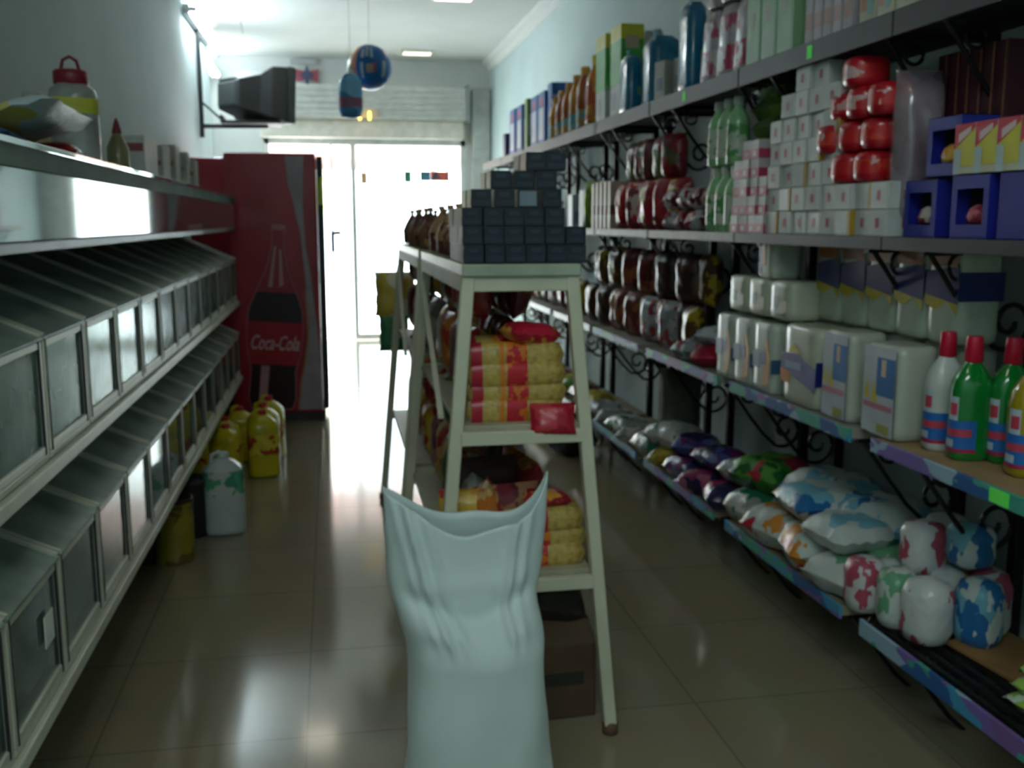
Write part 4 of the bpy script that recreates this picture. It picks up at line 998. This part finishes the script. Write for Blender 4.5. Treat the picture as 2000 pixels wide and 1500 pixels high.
for i in range(5):
    j = (i * 2) % 3
    put(bag_kit(.15, .15, .09, wc[j], i + 30), 'snack_bag', '%s small bag standing behind the heap near green bottles, %s in line' % (wn[j], ORD[i]), 'bag', 1.80, 4.64 - i * .11, Z2 + .0, -PI / 2 + U(-.3, .3))
gb = cyl_bottle(.045, .265, M((160, 212, 158), .2, coat=.5, var=.12), (196, 206, 190), PR([(190, 206, 180), (90, 160, 90), (206, 210, 196)], 18, .3, bump=0), lb=(.12, .58), neck=.42)
for lv in range(2):
    for i in range(3):
        put(gb, 'green_bottle', 'pale green plastic bottle, %s tier at the shelf edge, %s from far side' % (('lower', 'upper')[lv], ORD[i]), 'bottle', 1.612, 4.07 - i * .10, Z2 + lv * .268)
        if lv == 0: put(gb, 'green_bottle', 'pale green plastic bottle in the rear row, %s from far side' % ORD[i], 'bottle', 1.71, 4.07 - i * .10, Z2)
for i in range(4):
    kk = carton(.14, .12, .085, [(80, 120, 50), (50, 90, 50)][i % 2], [('xm', (.2, .3, .8, .7), 0)], mats=[(120, 150, 60)])
    put(kk, 'carton', 'dark green pack stacked behind the pink-striped boxes, %s from the bottom of its column' % ORD[i], 'pack', 1.76, 3.78, Z2 + .20 + i * .086 - .2 + .0)
for i in range(3):
    put(bag_kit(.26, .20, .11, [(80, 120, 46), (110, 140, 50), (50, 90, 44)], i, True), 'snack_bag', 'green bag lying on top of the dark green packs, %s from the bottom' % ORD[i], 'bag', 1.76, 3.74, Z2 + .348 + i * .072, PI / 2)
pk = carton(.13, .075, .068, (206, 200, 200), [('xm', (0, 0, 1, .5), 0), ('ym', (0, 0, 1, .5), 0), ('xm', (.3, .12, .7, .4), 1)], mats=[(196, 70, 96), (220, 190, 196)])
for c_ in range(4):
    for l in range([4, 5, 5, 3][c_]):
        put(pk, 'small_box', 'small half-pink white box, %s up in the %s column from green bottles' % (ORD[l], ORD[c_]), 'box', 1.625 + U(-.006, .006), 3.745 - c_ * .0795, Z2 + l * .069, U(-.04, .04), 'small pink and white boxes stacked beside the green bottles')
wb = carton(.12, .098, .078, (208, 212, 208), [('xm', (.40, .32, .60, .68), 0), ('ym', (.40, .32, .60, .68), 0)], mats=[(180, 60, 80)])
wg = carton(.12, .098, .078, (208, 212, 208), [('xm', (.84, 0, 1, 1), 0), ('ym', (0, 0, .18, 1), 0)], mats=[(190, 150, 40)])
hts = [5, 6, 7, 7, 6, 2, 2, 2]
for c_ in range(8):
    for l in range(hts[c_]):
        kk = wg if (c_ * 3 + l * 2) % 5 == 0 else wb
        put(kk, 'small_box', '%s, %s up in %s column of white stacks' % ('small white box with a mustard end' if kk is wg else 'small white box with a red mark', ORD[l], ORD[c_]), 'box',
            1.625 + U(-.008, .008), 3.42 - c_ * .103, Z2 + l * .079, U(-.06, .06), 'white boxes stacked in the middle of the third shelf')
rp = [('body', MB().lathe([(.3, 0), (.46, .006), (.5, .02), (.5, .07), (.46, .085), (.3, .092)], 20, sx=.13, sy=.115, p=3).mesh(M((196, 26, 44), .28, coat=.4, bump=.2))),
      ('label', MB().lathe([(.506, .025), (.506, .065)], 20, sx=.13, sy=.115, p=3, cap=False).mesh(PR([(206, 34, 40), (220, 70, 50), (206, 34, 40), (220, 180, 180)], 14, .3, bump=0)))]
q = 0
for l, n_ in enumerate((2, 3, 3, 1)):
    for i in range(n_):
        put(rp, 'red_pack', 'rounded red pack heaped on white boxes, %s layer, %s from far side' % (ORD[l], ORD[i]), 'pack', 1.615 + U(-.01, .01), [2.94, 3.03, 2.98, 2.90][l] - i * .118, Z2 + .16 + l * .094, U(-.2, .2), 'red packs heaped above the white boxes')
# translucent bag with small packs
put([('contents', MB().pillow(.12, .16, .10, seed=5, nu=10).xf(Matrix.Translation((0, 0, .085)) @ Matrix.Rotation(PI / 2, 4, 'X') @ Matrix.Translation((0, 0, -.05))).mesh(PR([(206, 196, 200), (170, 60, 80), (190, 180, 184)], 22, .4))),
     ('clear_film', MB().pillow(.15, .46, .125, seed=6, nu=12, nv=22).xf(Matrix.Translation((0, 0, .235)) @ Matrix.Rotation(PI / 2, 4, 'X') @ Matrix.Translation((0, 0, -.06))).mesh(GL((225, 215, 222), .15, 1.0, .35, (206, 190, 200))))],
    'clear_bag', 'tall clear plastic bag holding small white and pink packs beside the maroon packs', 'bag', 1.66, 2.56 + .13, Z2)
# blue boxes with windows
def bluebox(w, d, h, ins, tag):
    fx = .0
    b0 = MB()
    wy0, wy1, wz0, wz1 = -d / 2 + d * .14, d / 2 - d * .14, h * .22, h * .78
    x0, x1 = -w / 2, w / 2
    b0.box(x0 + .002, -d / 2, 0, x1, -d / 2 + .002, h).box(x0 + .002, d / 2 - .002, 0, x1, d / 2, h).box(x1 - .002, -d / 2, 0, x1, d / 2, h).box(x0, -d / 2, 0, x1, d / 2, .002).box(x0, -d / 2, h - .002, x1, d / 2, h)
    b0.box(x0, -d / 2, 0, x0 + .002, d / 2, wz0).box(x0, -d / 2, wz1, x0 + .002, d / 2, h).box(x0, -d / 2, wz0, x0 + .002, wy0, wz1).box(x0, wy1, wz0, x0 + .002, d / 2, wz1)
    return [('body', b0.mesh(M((36, 44, 150), .4, var=.06))), ('liner', MB().box(x0 + .05, -d / 2 + .003, .003, x0 + .052, d / 2 - .003, h - .003).mesh(M((24, 20, 22), .8))),
            ('shown_goods', MB().lathe([(.02, 0), (.036, .004), (.042, .02), (.032, .04), (.01, .05)], 14, c=(x0 + .03, 0), sx=.6).xf(Matrix.Translation((0, 0, wz0))).mesh(PR(ins, 25, .4)))]
put(bluebox(.11, .15, .155, [(150, 60, 60), (190, 180, 170), (120, 40, 50)], 0), 'window_box', 'blue box with a cut-out window, farther of the bottom two', 'box', 1.645, 2.535, Z2)
put(bluebox(.12, .15, .160, [(170, 50, 80), (130, 40, 60), (190, 100, 110)], 0), 'window_box', 'blue box with a window showing pink goods, nearer of the bottom two', 'box', 1.645, 2.31, Z2)
put(bluebox(.11, .145, .155, [(210, 140, 50), (190, 100, 50), (220, 170, 80)], 0), 'window_box', 'blue box with a cut-out window showing orange goods, on top of the others', 'box', 1.655, 2.46, Z2 + .161)
put(carton(.14, .15, .16, (34, 42, 140)), 'carton', 'plain blue carton at the near edge of the third shelf', 'box', 1.66, 2.13, Z2)
yr = carton(.10, .082, .125, (206, 206, 180), [('xm', [(0, .15), (1, .15), (1, .95), (.0, .55)], 0), ('xm', [(0, .5), (1, .9), (1, 1), (0, 1)], 1), ('xm', (0, 0, .35, .5), 2), ('ym', [(0, 0), (1, .0), (1, .8), (0, .5)], 0), ('ym', [(0, .6), (1, .85), (1, 1), (0, 1)], 1),
                                             ('xm', [(.2, .62), (.8, .82), (.8, .94), (.2, .8)], 3)], mats=[(214, 206, 60), (206, 50, 76), (190, 206, 206), (230, 200, 200)])
for i in range(4):
    put(yr, 'small_box', 'yellow, red and white box on top of the blue boxes, %s from the far side' % ORD[i], 'box', 1.635, 2.345 - i * .084, Z2 + .162, 0, 'yellow and red boxes on the blue window boxes')
mr = carton(.10, .045, .345, (84, 34, 44), [('xm', (.86, 0, 1, 1), 0), ('xm', (.2, .2, .6, .5), 1)], mats=[(170, 110, 70), (60, 24, 34)])
for i in range(6):
    put(mr, 'slim_carton', 'tall maroon bronze-edged pack behind the upper blue box, %s from far side' % ORD[i], 'pack', 1.80, 2.72 - i * .052, Z2 + .17, U(-.04, .04), 'maroon packs standing behind the blue window boxes')
for i in range(2):
    put(carton(.09, .06, .26 + .04 * i, (196, 170, 180), [('xm', (.1, .1, .5, .9), 0)], mats=[(190, 120, 140)]), 'slim_carton', 'pale pink carton standing beside the maroon packs, %s' % ('shorter' if i == 0 else 'taller'), 'pack', 1.70, 2.80 - i * .0 - .065 * i + .0, Z2 + .26 * 0 + .17, 0)
    put(carton(.09, .06, .168, (120, 40, 60)), 'slim_carton', 'dark pink carton under the pale pink one, %s' % ('farther' if i == 0 else 'nearer'), 'pack', 1.70, 2.80 - .065 * i, Z2, 0)
put(carton(.22, .34, .168, (54, 40, 44)), 'carton', 'dark low carton under the maroon packs at the back of the shelf', 'box', 1.82, 2.60, Z2)

# ---- lower middle shelf
def rollpack(w, d, h, base, d0, mats, rz=0):
    b = MB().lathe([(.42, 0), (.49, .008), (.5, .03), (.5, h - .03), (.49, h - .008), (.42, h)], 28, sx=w, sy=d, p=7)
    q = MB()
    for face, poly, mi in d0: deco(q, w, d, h, face, poly, mi)
    return [('film', b.mesh(M(base, .35, var=.04, coat=.3))), ('print', q.mesh([M(c, .35) for c in mats]))]
wp = [('xm', (.04, .03, .96, .97), 0), ('xm', (.42, .45, .93, .86), 1), ('xm', (.55, .66, .68, .84), 2), ('xm', [(.08, .4), (.16, .62), (.26, .4)], 3), ('xm', [(.3, .38), (.36, .62), (.48, .36)], 3), ('xm', (.08, .3, .9, .36), 4), ('xm', (.5, .05, .85, .15), 5), ('xm', (.96, .02, .985, .95), 6)]
wm_ = [(196, 202, 210), (30, 110, 170), (214, 190, 170), (214, 196, 50), (190, 120, 140), (170, 170, 90), (50, 50, 90)]
put(rollpack(.135, .19, .275, (190, 196, 182), wp, wm_), 'tissue_pack', 'large white roll pack with a blue and yellow panel, nearest the bottles', 'tissue pack', 1.64, 2.655, Z1)
put(rollpack(.135, .17, .285, (190, 196, 182), wp, wm_), 'tissue_pack', 'large white roll pack with a blue and yellow panel, second from the bottles', 'tissue pack', 1.64, 2.92, Z1)
nv = [('xm', [(0, .42), (1, .22), (1, .52), (.7, .58), (.55, .66), (0, .62)], 0), ('xm', [(0, .25), (.3, .25), (.3, .4), (0, .42)], 1), ('xm', [(.2, .64), (.35, .78), (.6, .66)], 2), ('xm', (.15, .45, .6, .54), 3), ('ym', (0, .3, .4, .6), 0)]
nm_ = [(36, 44, 130), (220, 140, 40), (214, 190, 50), (150, 170, 200)]
put(rollpack(.14, .26, .275, (196, 200, 180), nv, nm_), 'tissue_pack', 'cream roll pack with a navy swoosh, in the bottom row behind the two panelled packs', 'tissue pack', 1.64, 3.175, Z1)
wo = [('xm', [(.55, .1), (.9, .15), (.95, .5), (.8, .75), (.65, .8), (.75, .45)], 0), ('xm', (.05, .35, .45, .6), 1), ('xm', (.5, .42, .72, .6), 2), ('ym', (0, .3, .4, .5), 1)]
wom = [(224, 150, 50), (70, 110, 150), (40, 50, 140)]
for i in range(3):
    put(rollpack(.14, .165, .26, (196, 204, 190), wo, wom), 'tissue_pack', 'white roll pack with an orange flame, %s beyond the navy swoosh pack' % ORD[i], 'tissue pack', 1.63, 3.45 + i * .185, Z1)
for i in range(3):
    put(rollpack(.15, .17, .14, (198, 202, 180), [('xm', (.3, .3, .5, .6), 0), ('xm', (.65, .2, .9, .5), 1)], [(150, 160, 150), (190, 180, 150)]), 'tissue_pack', 'plain cream roll pack lying in the second tier, %s from the near end' % ORD[i], 'tissue pack', 1.66, 3.38 + i * .19, Z1 + .277)
put(rollpack(.12, .13, .15, (198, 204, 190), [('xm', (.1, .1, .3, .8), 0), ('xm', (.3, .3, .55, .85), 1)], [(40, 50, 130), (220, 150, 60)]), 'tissue_pack', 'single roll pack with an orange mark at the very top of the roll packs', 'tissue pack', 1.65, 3.52, Z1 + .418)
bk = [('xm', [(0, .5), (1, .42), (1, .82), (0, .74)], 0), ('xm', [(0, .40), (.35, .34), (.7, .44), (1, .3), (1, .42), (0, .5)], 1), ('xm', (.05, .80, .95, .97), 2), ('ym', (0, .45, 1, .75), 0)]
bkm = [(34, 40, 104), (200, 176, 40), (170, 110, 60)]
for i in range(5):
    put(rollpack(.14, .155, .27, (180, 190, 170), bk, bkm), 'tissue_pack', 'tall navy-banded roll pack in the upper tier, %s from the near end' % ORD[i], 'tissue pack', 1.76, 2.56 + i * .165, Z1 + .288)
for i in range(4):
    put(rollpack(.14, .19, .286, (170, 178, 160), [('xm', (.1, .2, .9, .4), 0)], [(90, 110, 150)]), 'tissue_pack', 'plain roll pack in the rear row carrying the upper tier, %s from the near end' % ORD[i], 'tissue pack', 1.80, 2.62 + i * .21, Z1)
# cleaner bottles
def cleaner(mat, lid, w=.105, d=.085, h=.33, lab=True):
    sh_ = [(.40, 0), (.49, .008), (.5, .03), (.5, h * .55), (.47, h * .64), (.34, h * .72), (.20, h * .78), (.18, h * .80)]
    k_ = [('body', MB().lathe(sh_, 26, sx=w, sy=d, p=3).mesh(mat)),
          ('cap', MB().lathe([(.019, h * .79), (.024, h * .80), (.0215, h * .97), (.019, h)], 16).mesh(M(lid, .35)))]
    if lab:
        q = MB()
        def wrap(a0, a1, z0, z1, m, e=.006, sk=0):
            q.grid(lambda u, v: ((lambda t: ((.5 + e) * w * math.cos(t) / (abs(math.cos(t)) ** 3 + abs(math.sin(t)) ** 3) ** (1 / 3), (.5 + e) * d * math.sin(t) / (abs(math.cos(t)) ** 3 + abs(math.sin(t)) ** 3) ** (1 / 3), z0 + (z1 - z0) * v + sk * u))(math.radians(a0 + (a1 - a0) * u))), 10, 2, m)
        wrap(165, 275, h * .07, h * .33, 0, .006); wrap(180, 225, h * .33, h * .52, 1, .006)
        wrap(176, 262, h * .20, h * .26, 2, .010); wrap(190, 222, h * .37, h * .47, 2, .010)
        wrap(165, 275, h * .07, h * .10, 3, .010); wrap(170, 215, h * .11, h * .17, 1, .010)
        k_.append(('label', q.mesh([M((36, 110, 190), .4), M((190, 206, 220), .4), M((206, 70, 90), .4), M((180, 40, 80), .4)])))
    return k_
grn = M((16, 130, 50), .12, var=.05, coat=.6)
whb = M((206, 212, 206), .3, coat=.3)
yeb = M((170, 150, 20), .15, coat=.6)
red_ = (206, 24, 60)
put(cleaner(grn, red_), 'cleaner_bottle', 'green cleaner bottle with red cap, front one at the aisle edge', 'bottle', 1.665, 2.36, Z1, -.25)
put(cleaner(grn, red_), 'cleaner_bottle', 'green cleaner bottle with red cap, behind the front green one towards the wall', 'bottle', 1.745, 2.31, Z1, -.2)
put(cleaner(whb, red_), 'cleaner_bottle', 'white cleaner bottle with red cap standing beside the roll packs', 'bottle', 1.665, 2.475, Z1, -.25)
put(cleaner(yeb, red_, .11), 'cleaner_bottle', 'yellow cleaner bottle with red cap at the near edge of the second shelf', 'bottle', 1.705, 2.17, Z1, -.2)
put(cleaner(whb, (60, 190, 60)), 'cleaner_bottle', 'white cleaner bottle with light green cap at the back by the wall', 'bottle', 1.84, 2.28, Z1, -.2)
# dim bags farther along the second shelf
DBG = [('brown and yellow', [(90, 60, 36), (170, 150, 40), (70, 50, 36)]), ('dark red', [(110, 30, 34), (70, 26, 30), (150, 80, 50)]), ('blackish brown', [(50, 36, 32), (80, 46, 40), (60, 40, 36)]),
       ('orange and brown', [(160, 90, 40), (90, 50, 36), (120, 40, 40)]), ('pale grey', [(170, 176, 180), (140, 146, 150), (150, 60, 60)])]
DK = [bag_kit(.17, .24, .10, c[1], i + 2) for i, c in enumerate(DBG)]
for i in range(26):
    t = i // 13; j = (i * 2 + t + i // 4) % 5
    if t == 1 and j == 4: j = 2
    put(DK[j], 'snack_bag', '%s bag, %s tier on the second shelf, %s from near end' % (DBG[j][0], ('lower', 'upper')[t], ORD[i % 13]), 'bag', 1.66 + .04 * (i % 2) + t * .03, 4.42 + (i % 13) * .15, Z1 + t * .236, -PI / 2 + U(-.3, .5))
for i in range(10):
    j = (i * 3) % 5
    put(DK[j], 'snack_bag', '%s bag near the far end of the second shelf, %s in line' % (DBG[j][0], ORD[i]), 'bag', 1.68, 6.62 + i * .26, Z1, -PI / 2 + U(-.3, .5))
fl_ = bag_kit(.18, .20, .10, [(190, 196, 200), (150, 40, 54), (120, 130, 136)], 7, True)
put(fl_, 'snack_bag', 'shiny white and red bag lying in front of the dark second shelf bags', 'bag', 1.63, 4.30, Z1, .4)
put(bag_kit(.22, .24, .09, [(150, 26, 50), (170, 36, 60), (120, 24, 40)], 8, True), 'snack_bag', 'crimson bag lying beside the roll packs on the second shelf', 'bag', 1.66, 4.12, Z1, 1.2)
put(bag_kit(.20, .2, .09, [(180, 190, 196), (160, 170, 176), (120, 130, 140)], 9, True), 'snack_bag', 'silver bag lying on top of the crimson bag beside the roll packs', 'bag', 1.70, 4.16, Z1 + .082, .4)

# ---- bottom shelf
props(spawn([('film', MB().pillow(.22, .46, .17, seed=31, nu=14, nv=16).xf(Matrix.Translation((0, 0, .23)) @ Matrix.Rotation(PI / 2, 4, 'X') @ Matrix.Translation((0, 0, -.085))).mesh(M((84, 88, 74), .6, var=.15, bump=.5)))],
      'sack', None, None, (1.74, 4.81, Z0), (0, 0, -.25)), 'tall grey green sack standing on the bottom shelf behind the heaps', 'sack')
BB = [('silvery green', [(180, 186, 180), (40, 120, 90), (200, 200, 196), (150, 156, 150)]), ('yellow', [(190, 170, 40), (160, 140, 40), (200, 190, 90)]), ('purple and blue', [(60, 50, 110), (110, 40, 100), (80, 90, 150), (40, 40, 80)]),
      ('magenta and navy', [(140, 40, 90), (40, 40, 80), (170, 90, 120)]), ('pale grey', [(170, 170, 176), (190, 186, 184), (130, 140, 136)]), ('leaf green', [(60, 130, 50), (90, 150, 60), (170, 50, 60), (40, 100, 50)])]
order = [4, 0, 0, 4, 2, 4, 0, 1, 2, 2, 3, 5, 3, 4, 4, 0, 4, 4, 4, 0]
i = 0
for (x, y, dz, j, rz, w_, l_, t_) in [
        (1.63, 5.9, 0, 4, .3, .2, .22, .10), (1.63, 5.62, 0, 4, 1.2, .2, .22, .10), (1.63, 5.36, 0, 0, .2, .2, .24, .11), (1.63, 5.10, 0, 4, .9, .2, .24, .11),
        (1.63, 4.84, 0, 0, .1, .22, .24, .12), (1.63, 4.58, 0, 1, .6, .2, .2, .10), (1.64, 4.60, .10, 0, .3, .22, .28, .12), (1.64, 4.33, 0, 2, .2, .22, .24, .12),
        (1.66, 4.36, .115, 2, 1.0, .2, .2, .10), (1.62, 4.10, 0, 3, .5, .2, .22, .11), (1.68, 4.10, .11, 2, .2, .2, .24, .10), (1.80, 4.30, .0, 4, .3, .2, .22, .12),
        (1.62, 3.86, 0, 3, 1.3, .2, .2, .11), (1.70, 3.86, .11, 4, .2, .2, .2, .10), (1.72, 3.66, .13, 5, .4, .26, .28, .14), (1.83, 3.62, .0, 5, .2, .2, .26, .14), (1.64, 3.63, 0, 0, .1, .2, .22, .14)]:
    put(bag_kit(w_, l_, t_, BB[j][1], i + 40, True, 9, .22), 'snack_bag', '%s shiny bag in the bottom shelf heap, %s, %s from far side' % (BB[j][0], 'upper layer' if dz else 'base', ORD[i]), 'bag', x, y, Z0 + dz, rz)
    i += 1
for k_ in range(12):
    j = (k_ * 2 + 1) % 6
    put(bag_kit(.2, .22, .11, BB[j][1], k_, True, 9, .3), 'snack_bag', '%s bag near the far end of the bottom shelf, %s in line' % (BB[j][0], ORD[k_]), 'bag', 1.66, 6.2 + k_ * .25, Z0, U(0, 1.5))
# big soft packs in white with coloured prints
NP = [('white with red and orange', [(200, 210, 204), (196, 204, 200), (190, 36, 60), (206, 212, 206), (214, 140, 50)]), ('white with blue lettering-like patches', [(200, 210, 206), (120, 180, 200), (206, 214, 210), (40, 110, 170)]),
      ('white with green patches', [(206, 212, 208), (110, 170, 130), (196, 206, 200), (206, 212, 208)]), ('white and pale red', [(210, 212, 210), (206, 206, 206), (180, 80, 100), (206, 210, 208)])]
NP[1] = ('white with blue patches', NP[1][1])
big = [(1.66, 3.37, 0, 0, .25, .30, .25, .15, 'at the far end of the base row'), (1.66, 3.12, 0, 0, -.2, .28, .26, .15, 'second in the base row'), (1.80, 3.30, .13, 1, .2, .24, .38, .16, 'lying across the rear of the base row'),
       (1.70, 3.20, .15, 1, 1.5, .26, .28, .13, 'on top of the first two'), (1.82, 2.98, .14, 1, .5, .24, .28, .14, 'rear right of the upper layer'), (1.64, 2.88, 0, 2, .3, .24, .22, .13, 'at the front with a green patch'),
       (1.66, 2.94, .13, 1, .1, .24, .24, .11, 'above the green-patched one'), (1.79, 2.86, .0, 2, .2, .22, .26, .16, 'at the back of the base row')]
for i, (x, y, dz, j, rz, w_, l_, t_, tx) in enumerate(big):
    put(bag_kit(w_, l_, t_, NP[j][1], i + 60, True, 8, .3), 'nappy_pack', 'big soft pack %s, %s' % (NP[j][0], tx), 'pack', x, y, Z0 + dz, rz)
# rounded upright packs nearest the viewer
up = [(1.615, 2.735, 0, .13, .17, .14), (1.70, 2.70, .0, .13, .17, .14), (1.66, 2.48, 0, .13, .19, .14), (1.77, 2.56, 0, .13, .19, .14), (1.86, 2.66, 0, .13, .20, .14), (1.72, 2.61, .16, .13, .16, .12), (1.83, 2.66, .17, .13, .15, .12), (1.79, 2.43, .0, .12, .20, .13), (1.87, 2.50, .0, .11, .20, .13), (1.64, 2.60, .0, .12, .18, .13), (1.82, 2.53, .20, .13, .13, .13)]
ut = ['front left corner', 'second at the left', 'front right corner', 'centre of the base', 'back by the wall', 'upper left', 'upper middle by the wall', 'right with coloured stripes', 'far right by the wall', 'front centre', 'topmost right']
for i, (x, y, dz, w_, h_, d_) in enumerate(up):
    rv = lambda h: [(.25, 0), (.42, .008), (.5, .04), (.48, h * .5), (.5, h * .75), (.40, h * .93), (.15, h)]
    col = NP[[3, 2, 3, 0, 1, 3, 0, 1, 3, 2, 1][i]][1]
    put([('film', MB().lathe(rv(h_), 22, sx=w_, sy=d_, p=2.6).mesh(PR(col, 15, .3, (1, 1, .6), .5)))], 'soft_pack', 'rounded white printed pack in the near bottom-shelf heap, %s' % ut[i], 'pack', x, y, Z0 + dz, U(-.4, .4))
props(obj('cardboard_sheet', MB().box(-.11, -.16, 0, .11, .16, .012).box(-.11, -.16, .012, .11, -.14, .03).mesh(M((150, 112, 66), .8, var=.1), .002), None, (1.83, 2.30, Z0), (0, 0, .1)), 'brown cardboard sheet lying on the slatted bottom shelf', 'cardboard')
for i in range(3):
    put(bag_kit(.15, .14, .05, [(190, 206, 190), (40, 140, 80), (150, 190, 80), (206, 210, 206)], i + 80, True, 12), 'soap_packet', 'green and white packet stacked at the near bottom shelf edge, %s up' % ORD[i], 'packet', 1.70 + .01 * i, 2.02, Z0 + .0 + i * .046, .3 * i)
put([('bag', MB().pillow(.24, .30, .22, seed=77, nu=12).xf(Matrix.Translation((0, 0, .0))).mesh(M((20, 22, 22), .5, bump=.4)))], 'refuse_bag', 'black bag lying on the floor under the far part of the bottom shelf', 'bag', 1.50, 6.2, 0, .4)
